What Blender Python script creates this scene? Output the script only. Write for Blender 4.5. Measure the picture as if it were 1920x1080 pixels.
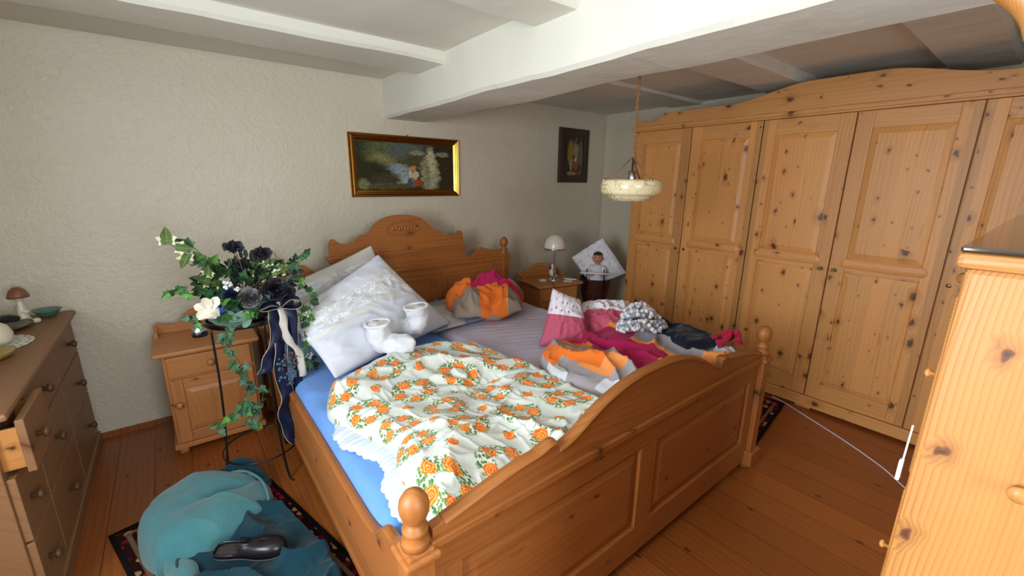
import bpy, bmesh, math, random
from mathutils import Vector, Matrix, noise as mnoise
PI = math.pi
random.seed(7)
sc = bpy.context.scene
for o in list(bpy.data.objects):
    bpy.data.objects.remove(o)
COL = sc.collection

# ------------------------------------------------------------------ camera
HC, TH, PIT, ROL = 1.6, math.radians(38.5), math.radians(14.0), math.radians(0.67)
Fv = Vector((math.sin(TH)*math.cos(PIT), math.cos(TH)*math.cos(PIT), -math.sin(PIT)))
R0 = Vector((math.cos(TH), -math.sin(TH), 0)); U0 = R0.cross(Fv)
Rv = R0*math.cos(ROL) + U0*math.sin(ROL); Uv = U0*math.cos(ROL) - R0*math.sin(ROL)
cd = bpy.data.cameras.new('camera'); cam = bpy.data.objects.new('camera', cd); COL.objects.link(cam)
cd.sensor_width = 36; cd.lens = 800/1920*36; cd.clip_start = 0.05
cam.matrix_world = Matrix(((Rv.x, Uv.x, -Fv.x, 0), (Rv.y, Uv.y, -Fv.y, 0), (Rv.z, Uv.z, -Fv.z, HC), (0, 0, 0, 1)))
sc.camera = cam

# ------------------------------------------------------------------ colour management, world, lamps
vs = sc.view_settings
vs.view_transform = 'Standard'; vs.look = 'None'; vs.gamma = 1; vs.use_curve_mapping = False
vs.exposure = 0.08
wd = bpy.data.worlds.new('sky'); sc.world = wd; wd.use_nodes = True
wb = wd.node_tree.nodes['Background']; wb.inputs[0].default_value = (.75, .87, 1, 1); wb.inputs[1].default_value = 1.0

def area(name, loc, rot, sx, sy, power, col):
    l = bpy.data.lights.new(name, 'AREA'); l.shape = 'RECTANGLE'; l.size = sx; l.size_y = sy
    l.energy = power; l.color = col
    o = bpy.data.objects.new(name, l); COL.objects.link(o); o.location = loc; o.rotation_euler = rot
    return o
# light entering the two casements of the left window, then added fill from an unseen front window
WX = -1.05
area('daylight_and_fill', (WX-.10, .43, 1.50), (0, -PI/2, 0), 1.15, .52, 45, (.82, .92, 1))
area('daylight_and_fill', (WX-.10, 1.00, 1.50), (0, -PI/2, 0), 1.15, .52, 45, (.82, .92, 1))
area('daylight_and_fill', (.45, -1.45, 1.55), (PI/2, 0, 0), 1.05, 1.05, 66, (.82, .92, 1))

# ------------------------------------------------------------------ shader helper
def C(r, g, b):
    f = lambda v: ((v/255)/12.92 if v/255 <= .04045 else ((v/255+.055)/1.055)**2.4)
    return (f(r), f(g), f(b), 1)

class G:
    def __init__(s, name, rough=.5, spec=.5, **kw):
        s.m = bpy.data.materials.new(name); s.m.use_nodes = True
        s.t = s.m.node_tree; s.b = s.t.nodes['Principled BSDF']
        s.set('Roughness', rough); s.set('Specular IOR Level', spec)
        for k, v in kw.items(): s.set(k.replace('_', ' '), v)
        s._tc = None
    def n(s, kind): return s.t.nodes.new(kind)
    def put(s, sock, v):
        if v is None: return
        if isinstance(v, bpy.types.NodeSocket): s.t.links.new(v, sock)
        else: sock.default_value = v
    def set(s, k, v): s.put(s.b.inputs[k], v)
    @property
    def tc(s):
        if not s._tc: s._tc = s.n('ShaderNodeTexCoord')
        return s._tc
    def obj(s): return s.tc.outputs['Object']
    def uv(s): return s.tc.outputs['UV']
    def m_(s, op, a, b=None, c=None, clamp=False):
        n = s.n('ShaderNodeMath'); n.operation = op; n.use_clamp = clamp
        s.put(n.inputs[0], a); s.put(n.inputs[1], b); s.put(n.inputs[2], c)
        return n.outputs[0]
    def add(s, a, b): return s.m_('ADD', a, b)
    def sub(s, a, b): return s.m_('SUBTRACT', a, b)
    def mul(s, a, b): return s.m_('MULTIPLY', a, b)
    def div(s, a, b): return s.m_('DIVIDE', a, b)
    def mx(s, a, b): return s.m_('MAXIMUM', a, b)
    def mn(s, a, b): return s.m_('MINIMUM', a, b)
    def sep(s, v):
        n = s.n('ShaderNodeSeparateXYZ'); s.put(n.inputs[0], v); return n.outputs[0], n.outputs[1], n.outputs[2]
    def comb(s, x, y, z=0.0):
        n = s.n('ShaderNodeCombineXYZ'); s.put(n.inputs[0], x); s.put(n.inputs[1], y); s.put(n.inputs[2], z); return n.outputs[0]
    def noise(s, v, sc_=5, det=2, rough=.5, dist=0, out=0):
        n = s.n('ShaderNodeTexNoise'); s.put(n.inputs['Vector'], v); s.put(n.inputs['Scale'], sc_)
        n.inputs['Detail'].default_value = det; n.inputs['Roughness'].default_value = rough; n.inputs['Distortion'].default_value = dist
        return n.outputs[out]
    def wn(s, v, dim='3D', out='Value'):
        n = s.n('ShaderNodeTexWhiteNoise'); n.noise_dimensions = dim
        s.put(n.inputs['W' if dim == '1D' else 'Vector'], v); return n.outputs[out]
    def voro(s, v, sc_=5, feat='F1', dim='3D', rnd=1.0):
        n = s.n('ShaderNodeTexVoronoi'); n.feature = feat; n.voronoi_dimensions = dim
        s.put(n.inputs['Vector'], v); n.inputs['Scale'].default_value = sc_; n.inputs['Randomness'].default_value = rnd
        return n
    def ss(s, x, a, b, ta=0.0, tb=1.0):
        n = s.n('ShaderNodeMapRange'); n.interpolation_type = 'SMOOTHSTEP'
        s.put(n.inputs[0], x); n.inputs[1].default_value = a; n.inputs[2].default_value = b
        n.inputs[3].default_value = ta; n.inputs[4].default_value = tb; return n.outputs[0]
    def mix(s, f, a, b, mode='MIX'):
        n = s.n('ShaderNodeMix'); n.data_type = 'RGBA'; n.blend_type = mode
        s.put(n.inputs[0], f); s.put(n.inputs[6], a); s.put(n.inputs[7], b); return n.outputs[2]
    def ramp(s, f, stops, interp='LINEAR'):
        n = s.n('ShaderNodeValToRGB'); n.color_ramp.interpolation = interp
        e = n.color_ramp.elements
        while len(e) < len(stops): e.new(.5)
        for i, (p, c) in enumerate(stops): e[i].position = p; e[i].color = c
        s.put(n.inputs[0], f); return n.outputs[0]
    def bump(s, h, strength=.3, dist=.01):
        n = s.n('ShaderNodeBump'); n.inputs['Strength'].default_value = strength; n.inputs['Distance'].default_value = dist
        s.put(n.inputs['Height'], h); s.t.links.new(n.outputs[0], s.b.inputs['Normal'])
    def vadd(s, v, w, k):
        n = s.n('ShaderNodeVectorMath'); n.operation = 'SCALE'; s.put(n.inputs[0], w); n.inputs['Scale'].default_value = k
        a = s.n('ShaderNodeVectorMath'); a.operation = 'ADD'; s.put(a.inputs[0], v); s.t.links.new(n.outputs[0], a.inputs[1]); return a.outputs[0]
    def out(s, col): s.set('Base Color', col); return s.m

def plain(name, col, rough=.5, spec=.5, **kw):
    g = G(name, rough, spec, **kw)
    n = g.noise(g.obj(), 9, 3)
    return g.out(g.mix(g.mul(n, .25), col, (col[0]*.75, col[1]*.75, col[2]*.75, 1)))

def metal(name, col, rough=.25):
    return plain(name, col, rough, .5, Metallic=1.0)

def pine(name, axis='Z', light=(205, 150, 90), dark=(168, 108, 55), knot=(92, 48, 22), lam=.09, period=.022, kn=.095, kdens=.62, rough=.46, seed=0, contrast=.45, krad=(.003, .018), swirl=5.0, tones=.30):
    g = G(name, rough, .45)
    x, y, z = g.sep(g.obj())
    if axis == 'Z': c, gr = g.add(x, y), z
    elif axis == 'X': c, gr = g.add(y, z), x
    else: c, gr = g.add(x, z), y
    c = g.add(c, 13.37+seed)
    lid = g.m_('FLOOR', g.div(c, lam))
    r1 = g.wn(lid, '1D')
    gr2 = g.add(gr, g.mul(r1, 3.7))
    # knots: cells in a 2D lattice
    kv = g.comb(g.div(c, kn), g.div(gr2, kn*1.5))
    kvd = g.vadd(kv, g.noise(kv, 3.5, 2, out=1), .30)
    v = g.voro(kvd, 1.0, 'F1', '2D', 1.0)
    kcol = g.sep(v.outputs['Color'])
    rad = g.add(krad[0]/kn, g.mul(g.mul(g.mul(kcol[1], kcol[1]), kcol[1]), (krad[1]-krad[0])/kn))
    on = g.m_('LESS_THAN', kcol[0], kdens)
    d = g.div(v.outputs['Distance'], rad)
    kmask = g.mul(g.ss(d, .7, 1.2, 1, 0), on)
    core = g.mul(g.ss(d, .25, .6, 1, 0), on)
    halo = g.mul(g.ss(d, .8, 3.6, 1, 0), on)
    # grain
    warp = g.noise(g.comb(g.mul(c, 5), g.mul(gr2, 1.1), g.mul(r1, 31)), 1, 2, .45)
    cc = g.add(g.div(c, period), g.add(g.mul(warp, swirl), g.mul(halo, 1.6)))
    cc = g.add(cc, g.mul(r1, 9))
    w = g.m_('FRACT', cc)
    ring = g.mul(g.m_('POWER', w, 2.2), g.ss(w, .90, 1.0, 1, 0))
    patch_ = g.ss(g.noise(g.comb(g.mul(c, 9), g.mul(gr2, 1.2), 5), 1, 1), .35, .65, .35, 1)
    fine = g.noise(g.comb(g.mul(c, 260), g.mul(gr2, 6), 0), 1, 2)
    streak = g.ss(g.noise(g.comb(g.mul(c, 34), g.mul(gr2, .8), r1), 1, 2), .60, .75)
    f = g.m_('ADD', g.mul(g.mul(ring, patch_), contrast), g.add(g.mul(streak, .35), g.mul(g.sub(fine, .5), .30)), clamp=True)
    col = g.mix(f, C(*light), C(*dark))
    big = g.noise(g.comb(g.mul(c, 4), g.mul(gr2, .9), 2), 1, 2)
    tone = g.add(1.0-tones, g.add(g.mul(r1, tones), g.mul(big, .24)))
    col = g.mix(1.0, col, g.comb(tone, tone, tone), 'MULTIPLY')
    col = g.mix(g.mul(g.ss(r1, .55, 1.0), .22), col, C(int(dark[0]*.95), int(dark[1]*.86), int(dark[2]*.8)))
    col = g.mix(g.mul(halo, .40), col, C(*[int(a*.80) for a in dark]))
    col = g.mix(g.mul(kmask, .85), col, C(*knot))
    col = g.mix(g.mul(core, .5), col, C(44, 24, 12))
    g.bump(g.sub(0.0, g.add(g.mul(f, .5), g.mul(kmask, .6))), .10, .0015)
    return g.out(col)

def fabric(name, col, col2=None, scale=700, rough=.9, bump=.15, fold=0):
    g = G(name, rough, .2)
    g.set('Sheen Weight', .15)
    n = g.noise(g.obj(), 14, 3)
    w = g.noise(g.obj(), scale, 1)
    c2 = col2 or (col[0]*.88, col[1]*.88, col[2]*.88, 1)
    g.bump(g.add(w, g.mul(g.noise(g.obj(), 22, 3, .6, .8), fold)), bump, .003)
    return g.out(g.mix(n, col, c2))

M = {}
HON = dict(light=(214, 152, 84), dark=(172, 104, 46))
for ax in 'XYZ':
    M['ward'+ax] = pine('pine_light_'+ax, ax, (216, 152, 86), (172, 104, 48), seed=ord(ax)*.37, lam=.085, kdens=.62, tones=.40)
    M['bed'+ax] = pine('pine_honey_'+ax, ax, (166, 102, 48), (118, 64, 26), seed=ord(ax)*.53, lam=.17, period=.030, kn=.17, kdens=.50, contrast=.5, tones=.22, krad=(.005, .014))
    M['ns'+ax] = pine('pine_stand_'+ax, ax, (182, 120, 66), (138, 80, 38), seed=ord(ax)*.71, lam=.14, kn=.18, kdens=.4, tones=.2, contrast=.35)
    M['near'+ax] = pine('pine_near_'+ax, ax, (190, 130, 68), (136, 76, 30), seed=ord(ax)*.29, lam=.21, period=.0052, kn=.085, kdens=.6, contrast=.9, krad=(.004, .016), swirl=13, tones=.16)
    M['dres'+ax] = pine('pine_dull_'+ax, ax, (140, 102, 68), (108, 72, 42), seed=ord(ax)*.83, lam=.3, kn=.2, kdens=.25, period=.03, rough=.5, contrast=.3, tones=.12)

# ------------------------------------------------------------------ mesh helpers
def tag(o, label=None, cat=None, group=None, kind=None):
    if label: o['label'] = label
    if cat: o['category'] = cat
    if group: o['group'] = group
    if kind: o['kind'] = kind
    return o
def empty(name, loc=(0, 0, 0), rz=0, **k):
    o = bpy.data.objects.new(name, None); COL.objects.link(o); o.location = loc; o.rotation_euler = (0, 0, rz)
    o.empty_display_size = .05
    return tag(o, **k)
def build(name, bm, mats, parent=None, smooth=False, bevel=0, sub=0, loc=None, **k):
    bmesh.ops.recalc_face_normals(bm, faces=bm.faces[:])
    me = bpy.data.meshes.new(name); bm.to_mesh(me); bm.free()
    if not isinstance(mats, (list, tuple)): mats = [mats]
    for m in mats: me.materials.append(m)
    o = bpy.data.objects.new(name, me); COL.objects.link(o)
    if smooth:
        me.polygons.foreach_set('use_smooth', [True]*len(me.polygons))
    if parent: o.parent = parent
    if loc: o.location = loc
    if bevel:
        b = o.modifiers.new('b', 'BEVEL'); b.width = bevel; b.segments = 2; b.limit_method = 'ANGLE'; b.angle_limit = .6
    if sub:
        s = o.modifiers.new('s', 'SUBSURF'); s.levels = sub; s.render_levels = sub
    return tag(o, **k)
def B(): return bmesh.new()
def box(bm, x0, x1, y0, y1, z0, z1, mi=0, taper=None):
    vs_ = [bm.verts.new(p) for p in ((x0, y0, z0), (x1, y0, z0), (x1, y1, z0), (x0, y1, z0), (x0, y0, z1), (x1, y0, z1), (x1, y1, z1), (x0, y1, z1))]
    for q in ((0, 3, 2, 1), (4, 5, 6, 7), (0, 1, 5, 4), (1, 2, 6, 5), (2, 3, 7, 6), (3, 0, 4, 7)):
        f = bm.faces.new([vs_[i] for i in q]); f.material_index = mi
    return vs_
def lathe(bm, prof, cx=0, cy=0, cz=0, seg=24, axis='Z', mi=0, cap=True):
    rings = []
    for r, h in prof:
        ring = []
        for i in range(seg):
            a = 2*PI*i/seg; u, v = r*math.cos(a), r*math.sin(a)
            p = {'Z': (cx+u, cy+v, cz+h), 'Y': (cx+u, cy+h, cz+v), 'X': (cx+h, cy+u, cz+v)}[axis]
            ring.append(bm.verts.new(p))
        rings.append(ring)
    for a, b in zip(rings, rings[1:]):
        for i in range(seg):
            f = bm.faces.new((a[i], a[(i+1) % seg], b[(i+1) % seg], b[i])); f.material_index = mi
    if cap:
        for rg in (rings[0], rings[-1]):
            f = bm.faces.new(rg); f.material_index = mi
def catmull(pts, n=6):
    P = [Vector(p) for p in pts]
    if len(P) < 3: return [P[0].lerp(P[-1], i/n) for i in range(n+1)]
    out = []
    for i in range(len(P)-1):
        p0 = P[max(i-1, 0)]; p1 = P[i]; p2 = P[i+1]; p3 = P[min(i+2, len(P)-1)]
        for k in range(n):
            t = k/n
            out.append(.5*((2*p1)+(p2-p0)*t+(2*p0-5*p1+4*p2-p3)*t*t+(3*p1-p0-3*p2+p3)*t**3))
    out.append(P[-1]); return out
def loft(bm, pts, rad, seg=10, closed=False, up=Vector((0, 0, 1)), cap=True, mi=0):
    """tube through pts; rad = number, list of numbers or of (a, b)"""
    P = [Vector(p) for p in pts]; n = len(P); rings = []
    if not isinstance(rad, list): rad = [rad]*n
    prev = None
    for i, p in enumerate(P):
        if closed: t = P[(i+1) % n]-P[i-1]
        else: t = P[min(i+1, n-1)]-P[max(i-1, 0)]
        t.normalize()
        if prev is None:
            s = t.cross(up)
            if s.length < .05: s = t.cross(Vector((1, 0, 0)))
        else: s = prev - t*prev.dot(t)
        s.normalize(); prev = s; w = s.cross(t)
        r = rad[i]; ra, rb = r if isinstance(r, (tuple, list)) else (r, r)
        rings.append([bm.verts.new(p+s*ra*math.cos(2*PI*k/seg)+w*rb*math.sin(2*PI*k/seg)) for k in range(seg)])
    m = n if closed else n-1
    for i in range(m):
        a, b = rings[i], rings[(i+1) % n]
        for k in range(seg):
            f = bm.faces.new((a[k], a[(k+1) % seg], b[(k+1) % seg], b[k])); f.material_index = mi
    if cap and not closed:
        for rg in (rings[0], rings[-1]):
            f = bm.faces.new(rg); f.material_index = mi
    return rings
def prism(bm, poly, plane, d0, d1, mi=0):
    """poly (u,v) extruded; plane 'XZ' -> depth y, 'YZ' -> depth x, 'XY' -> depth z"""
    f3 = {'XZ': lambda u, v, d: (u, d, v), 'YZ': lambda u, v, d: (d, u, v), 'XY': lambda u, v, d: (u, v, d)}[plane]
    a = [bm.verts.new(f3(u, v, d0)) for u, v in poly]; b = [bm.verts.new(f3(u, v, d1)) for u, v in poly]
    n = len(poly)
    for i in range(n):
        f = bm.faces.new((a[i], a[(i+1) % n], b[(i+1) % n], b[i])); f.material_index = mi
    for rg in (a, b):
        f = bm.faces.new(rg); f.material_index = mi
def strip(bm, top, zb, plane, d0, d1, mi=0):
    """board under a curved top: top = [(u, z)], flat or listed bottom"""
    f3 = {'XZ': lambda u, v, d: (u, d, v), 'YZ': lambda u, v, d: (d, u, v)}[plane]
    zbf = zb if callable(zb) else (lambda u: zb)
    rows = [[bm.verts.new(f3(u, z, d)) for u, z in top] for d in (d0, d1)]
    bots = [[bm.verts.new(f3(u, zbf(u), d)) for u, z in top] for d in (d0, d1)]
    n = len(top)
    for i in range(n-1):
        for q in ((rows[0][i], rows[0][i+1], rows[1][i+1], rows[1][i]), (bots[0][i], bots[0][i+1], bots[1][i+1], bots[1][i]),
                  (rows[0][i], rows[0][i+1], bots[0][i+1], bots[0][i]), (rows[1][i], rows[1][i+1], bots[1][i+1], bots[1][i])):
            f = bm.faces.new(q); f.material_index = mi
    for i in (0, n-1):
        f = bm.faces.new((rows[0][i], rows[1][i], bots[1][i], bots[0][i])); f.material_index = mi
def blob(bm, c, r, seg=12, rings=8, mi=0, jit=0, mat=None):
    m = Matrix.Translation(c) @ (mat or Matrix.Identity(4)) @ Matrix.Diagonal((*(r if isinstance(r, (tuple, list)) else (r, r, r)), 1))
    res = bmesh.ops.create_uvsphere(bm, u_segments=seg, v_segments=rings, radius=1, matrix=m)
    fs = set()
    for v in res['verts']:
        if jit: v.co += mnoise.noise_vector(v.co*30)*jit
        for f in v.link_faces: fs.add(f)
    for f in fs: f.material_index = mi; f.smooth = True
def ridg(x, y, s, seed):
    """soft crease field 0..1"""
    p = Vector((x*s, y*s, seed))
    w = mnoise.noise_vector(p*.6+Vector((3, 1, 7)))*.9
    return 1-abs(mnoise.noise(p+w))*2
def fbm(p, o=3):
    s, a = 0, 1
    for i in range(o): s += a*mnoise.noise(p); p = p*2.03; a *= .5
    return s
def sstep(a, b, x):
    t = min(1, max(0, (x-a)/(b-a))); return t*t*(3-2*t)

def puff(name, mat, pos, thick, nx=90, ny=90, under=.25, parent=None, uvs=(1, 1), sub=0, **k):
    """closed cushion: pos(u,v)->(point, normal) mid surface, thick(u,v) half height above it, under*thick below"""
    bm = B(); uvl = bm.loops.layers.uv.new('UVMap')
    T, Bt = [], []
    for j in range(ny+1):
        rt, rb = [], []
        for i in range(nx+1):
            u, v = i/nx, j/ny
            p, nrm = pos(u, v); t = thick(u, v)
            top = bm.verts.new(p+nrm*t); edge = i in (0, nx) or j in (0, ny)
            rt.append(top); rb.append(top if edge else bm.verts.new(p-nrm*abs(t)*under))
        T.append(rt); Bt.append(rb)
    for j in range(ny):
        for i in range(nx):
            for L in (T, Bt):
                q = (L[j][i], L[j][i+1], L[j+1][i+1], L[j+1][i])
                if len(set(q)) < 4: continue
                try: f = bm.faces.new(q)
                except ValueError: continue
                f.smooth = True
                for lp, (a, b) in zip(f.loops, ((i, j), (i+1, j), (i+1, j+1), (i, j+1))): lp[uvl].uv = (a/nx*uvs[0], b/ny*uvs[1])
    return build(name, bm, mat, parent, smooth=True, sub=sub, **k)
def bil(P00, P10, P11, P01, u, v):
    return Vector(P00)*(1-u)*(1-v)+Vector(P10)*u*(1-v)+Vector(P11)*u*v+Vector(P01)*(1-u)*v
def pillow_shape(T, p=2.6, e=.55):
    return lambda u, v: T*((1-abs(2*u-1)**p)**e)*((1-abs(2*v-1)**p)**e)
def quad_pillow(name, mat, corners, T, wr=.012, pinch=.05, under=.8, seed=1, n=70, uvs=(1, 1), parent=None, fold=None, rag=0, **k):
    P = [Vector(c) for c in corners]
    nrm = (P[1]-P[0]).cross(P[3]-P[0]).normalized()
    ce = sum(P, Vector())/4
    def pos(u, v):
        q = bil(*P, u, v)
        m = math.sin(PI*u)*(abs(2*v-1)**3)+math.sin(PI*v)*(abs(2*u-1)**3)
        q = q.lerp(ce, pinch*m)
        if rag: q = q+mnoise.noise_vector(q*6)*rag
        return q, nrm
    sh = pillow_shape(T)
    def th(u, v):
        e = min(u, 1-u, v, 1-v)
        w = sstep(0, .12, e)
        cr = (ridg(u*1.7, v*1.7, 2.2, seed)-.5)*.9+(ridg(u, v, 6, seed+5)-.5)*.45
        return sh(u, v)+wr*cr*w+(fold(u, v) if fold else 0)
    return puff(name, mat, pos, th, n, n, under, parent, uvs, **k)

# ------------------------------------------------------------------ room
g = G('plaster_wall', .42, .55)
n1 = g.noise(g.obj(), 26, 4, .55, .9); n2 = g.noise(g.obj(), 3, 2)
g.bump(g.add(n1, g.mul(g.noise(g.obj(), 90, 2), .25)), .55, .012)
M['wall'] = g.out(g.mix(n2, C(214, 204, 184), C(206, 195, 174)))
g = G('ceiling_paint', .8, .3)
g.bump(g.noise(g.obj(), 5, 3), .35, .02)
M['ceil'] = g.out(g.mix(g.noise(g.obj(), 2, 2), C(222, 219, 206), C(214, 210, 196)))
# floor boards, grain along y
g = G('floor_boards', .33, .5)
x, y, z = g.sep(g.obj())
pid = g.m_('FLOOR', g.div(g.add(x, 5.03), .17)); r1 = g.wn(pid, '1D')
fx = g.m_('FRACT', g.div(g.add(x, 5.03), .17))
warp = g.noise(g.comb(g.mul(x, 7), g.mul(y, .9), g.mul(r1, 9)), 1, 2)
w = g.m_('FRACT', g.add(g.mul(x, 34), g.mul(warp, 3.2)))
fine = g.noise(g.comb(g.mul(x, 220), g.mul(y, 5), 0), 1, 2)
col = g.mix(g.m_('ADD', g.mul(g.m_('POWER', w, 2), .5), g.mul(g.sub(fine, .5), .5), clamp=True), C(158, 88, 38), C(120, 62, 22))
v = g.voro(g.comb(g.mul(g.add(x, 3), 5.5), g.mul(g.add(y, g.mul(r1, 7)), 2.6)), 1, 'F1', '2D')
kc = g.sep(v.outputs['Color'])
km = g.mul(g.ss(v.outputs['Distance'], .03, .06, 1, 0), g.m_('LESS_THAN', kc[0], .4))
col = g.mix(g.mul(km, .8), col, C(70, 30, 12))
t = g.add(.82, g.mul(r1, .26)); col = g.mix(1.0, col, g.comb(t, t, t), 'MULTIPLY')
gap = g.mx(g.ss(fx, .0, .016, 1, 0), g.ss(fx, .984, 1.0))
g.bump(g.sub(0.0, g.add(gap, g.mul(w, .05))), .35, .004)
M['floor'] = g.out(g.mix(g.mul(gap, .85), col, C(50, 22, 8)))

XL, XR, YB, YN, ZC = -1.05, 4.13, 3.462, -1.35, 2.36
def struct(name, bm, m, parent=None, **k):
    return build(name, bm, m, parent, kind='structure', **k)
def slab(name, a, m, **k):
    bm = B(); box(bm, *a); return struct(name, bm, m, **k)
slab('floor', (XL-.15, XR+.15, YN-.15, YB+.15, -.12, 0), M['floor'])
slab('ceiling', (XL-.15, XR+.15, YN-.15, YB+.15, ZC, ZC+.12), M['ceil'])
slab('wall_back', (XL-.15, XR+.15, YB, YB+.15, 0, ZC), M['wall'])
slab('wall_right', (XR, XR+.15, YN, YB, 0, ZC), M['wall'])
bm = B()   # left wall with a window opening
wy0, wy1, wz0, wz1 = .12, 1.30, .9, 2.1
box(bm, XL-.15, XL, YN, wy0, 0, ZC); box(bm, XL-.15, XL, wy1, YB, 0, ZC)
box(bm, XL-.15, XL, wy0, wy1, 0, wz0); box(bm, XL-.15, XL, wy0, wy1, wz1, ZC)
struct('wall_left', bm, M['wall'])
g = G('front_plaster', .85, .25); M['wallf'] = g.out(g.mix(g.noise(g.obj(), 3, 2), C(150, 128, 98), C(140, 118, 90)))
bm = B(); fx0, fx1, fz0, fz1 = -.10, 1.0, .95, 2.15
box(bm, XL-.15, fx0, YN-.15, YN, 0, ZC); box(bm, fx1, XR+.15, YN-.15, YN, 0, ZC)
box(bm, fx0, fx1, YN-.15, YN, 0, fz0); box(bm, fx0, fx1, YN-.15, YN, fz1, ZC)
struct('wall_front', bm, M['wallf'])
M['whitewood'] = plain('white_gloss_paint', C(232, 232, 228), .35)
gl = bpy.data.materials.new('window_glass'); gl.use_nodes = True
nt = gl.node_tree; nt.nodes.remove(nt.nodes['Principled BSDF'])
tr = nt.nodes.new('ShaderNodeBsdfTransparent'); gs = nt.nodes.new('ShaderNodeBsdfGlossy'); gs.inputs['Roughness'].default_value = .02
mxn = nt.nodes.new('ShaderNodeMixShader'); mxn.inputs[0].default_value = .06
nt.links.new(tr.outputs[0], mxn.inputs[1]); nt.links.new(gs.outputs[0], mxn.inputs[2]); nt.links.new(mxn.outputs[0], nt.nodes['Material Output'].inputs[0])
def window(name, a0, a1, z0, z1, X=None, Y=None):
    bm = B(); t = .05
    def bx(u0, u1, w0, w1, d0=-.06, d1=.0):
        if X is not None: box(bm, X+d0, X+d1, u0, u1, w0, w1)
        else: box(bm, u0, u1, Y+d0, Y+d1, w0, w1)
    c = (a0+a1)/2
    bx(a0, a0+t, z0, z1); bx(a1-t, a1, z0, z1); bx(c-t/2, c+t/2, z0+t, z1-t); bx(a0+t, a1-t, z0, z0+t); bx(a0+t, a1-t, z1-t, z1)
    o = struct(name, bm, M['whitewood'])
    for u0, u1 in ((a0+t, c-t/2), (c+t/2, a1-t)):
        bm = B()
        if X is not None: box(bm, X-.034, X-.030, u0, u1, z0+t, z1-t)
        else: box(bm, u0, u1, Y-.034, Y-.030, z0+t, z1-t)
        build('window_pane', bm, gl, o)
window('window_1', wy0, wy1, wz0, wz1, X=XL-.01)
window('fill_window', fx0, fx1, fz0, fz1, Y=YN-.01)  # unseen window, added to let fill light in from behind the camera
# plastered ceiling beams
def beam(name, a, seed):
    x0, x1, y0, y1, z0, z1 = a; bm = B()
    along = 'Y' if (y1-y0) > (x1-x0) else 'X'
    L = (y1-y0) if along == 'Y' else (x1-x0); n = int(L/.08)
    rings = []
    for i in range(n+1):
        s = i/n
        d = lambda q: mnoise.noise(Vector((s*L*1.6, q, seed)))*.010+mnoise.noise(Vector((s*L*6, q, seed)))*.0035
        cr = .018
        if along == 'Y':
            y = y0+s*L
            pts = [(x0+d(1), z1), (x0+d(2), z0+cr+d(3)), (x0+cr+d(2), z0+d(3)), (x1-cr+d(4), z0+d(5)), (x1+d(4), z0+cr+d(5)), (x1+d(6), z1)]
            rings.append([bm.verts.new((p, y, q)) for p, q in pts])
        else:
            x = x0+s*L
            pts = [(y0+d(1), z1), (y0+d(2), z0+cr+d(3)), (y0+cr+d(2), z0+d(3)), (y1-cr+d(4), z0+d(5)), (y1+d(4), z0+cr+d(5)), (y1+d(6), z1)]
            rings.append([bm.verts.new((x, p, q)) for p, q in pts])
    for a_, b_ in zip(rings, rings[1:]):
        for k in range(5): bm.faces.new((a_[k], a_[k+1], b_[k+1], b_[k]))
    for rg in (rings[0], rings[-1]): bm.faces.new(rg)
    return struct(name, bm, M['ceil'])
beam('trim_1', (1.44, 1.81, YN, YB, 2.075, ZC), 1)
beam('trim_2', (XL, 1.46, 2.50, 2.86, 2.293, ZC), 2)
beam('trim_3', (XL, 1.46, 1.38, 1.68, 2.293, ZC), 3)
beam('trim_4', (1.79, XR, 2.30, 2.66, 2.338, ZC), 4)
beam('trim_5', (1.79, XR, 1.28, 1.62, 2.293, ZC), 5)
beam('trim_6', (1.79, XR, .30, .62, 2.315, ZC), 6)
bm = B(); box(bm, XL, XR, YB-.014, YB, 0, .035); struct('baseboard_back', bm, M['floor'])

# ------------------------------------------------------------------ wardrobe
wa = empty('wardrobe', (3.48, .9, 0), label='huge knotty pine wardrobe with six panelled doors and arched cornice along the right wall', cat='wardrobe')
WH = 1.655   # half length
def wbm(): return B()
bm = B()
box(bm, .02, .62, -WH+.0, WH, .09, 2.08)
box(bm, -.005, .6, -WH, WH, 2.072, 2.10)
build('body', bm, M['wardZ'], wa, bevel=.003)
bm = B(); box(bm, -.015, .62, -WH-.012, WH+.012, .02, .10); box(bm, -.025, .62, -WH-.02, WH+.02, .085, .098)
for yy in (-WH+.05, 0, WH-.05): box(bm, .0, .08, yy-.05, yy+.05, 0, .02)
build('plinth', bm, M['wardY'], wa, bevel=.004)
# cornice: arch in the middle, S-curved shoulders, scroll at the ends
top = []
for i in range(161):
    s = -WH+2*WH*i/160; a = abs(s)
    z = 2.190+.088*sstep(.72, .18, abs(s-.10)) if a < 1.42 else 2.148-.022*math.sin(PI*min(1, (a-1.42)/.16))+.014*sstep(1.58, 1.64, a)
    if 1.38 < a < 1.44: z = 2.190-.042*sstep(1.38, 1.44, a)
    top.append((s, z))
bm = B()
strip(bm, top, 2.085, 'YZ', .0, .032)



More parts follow.
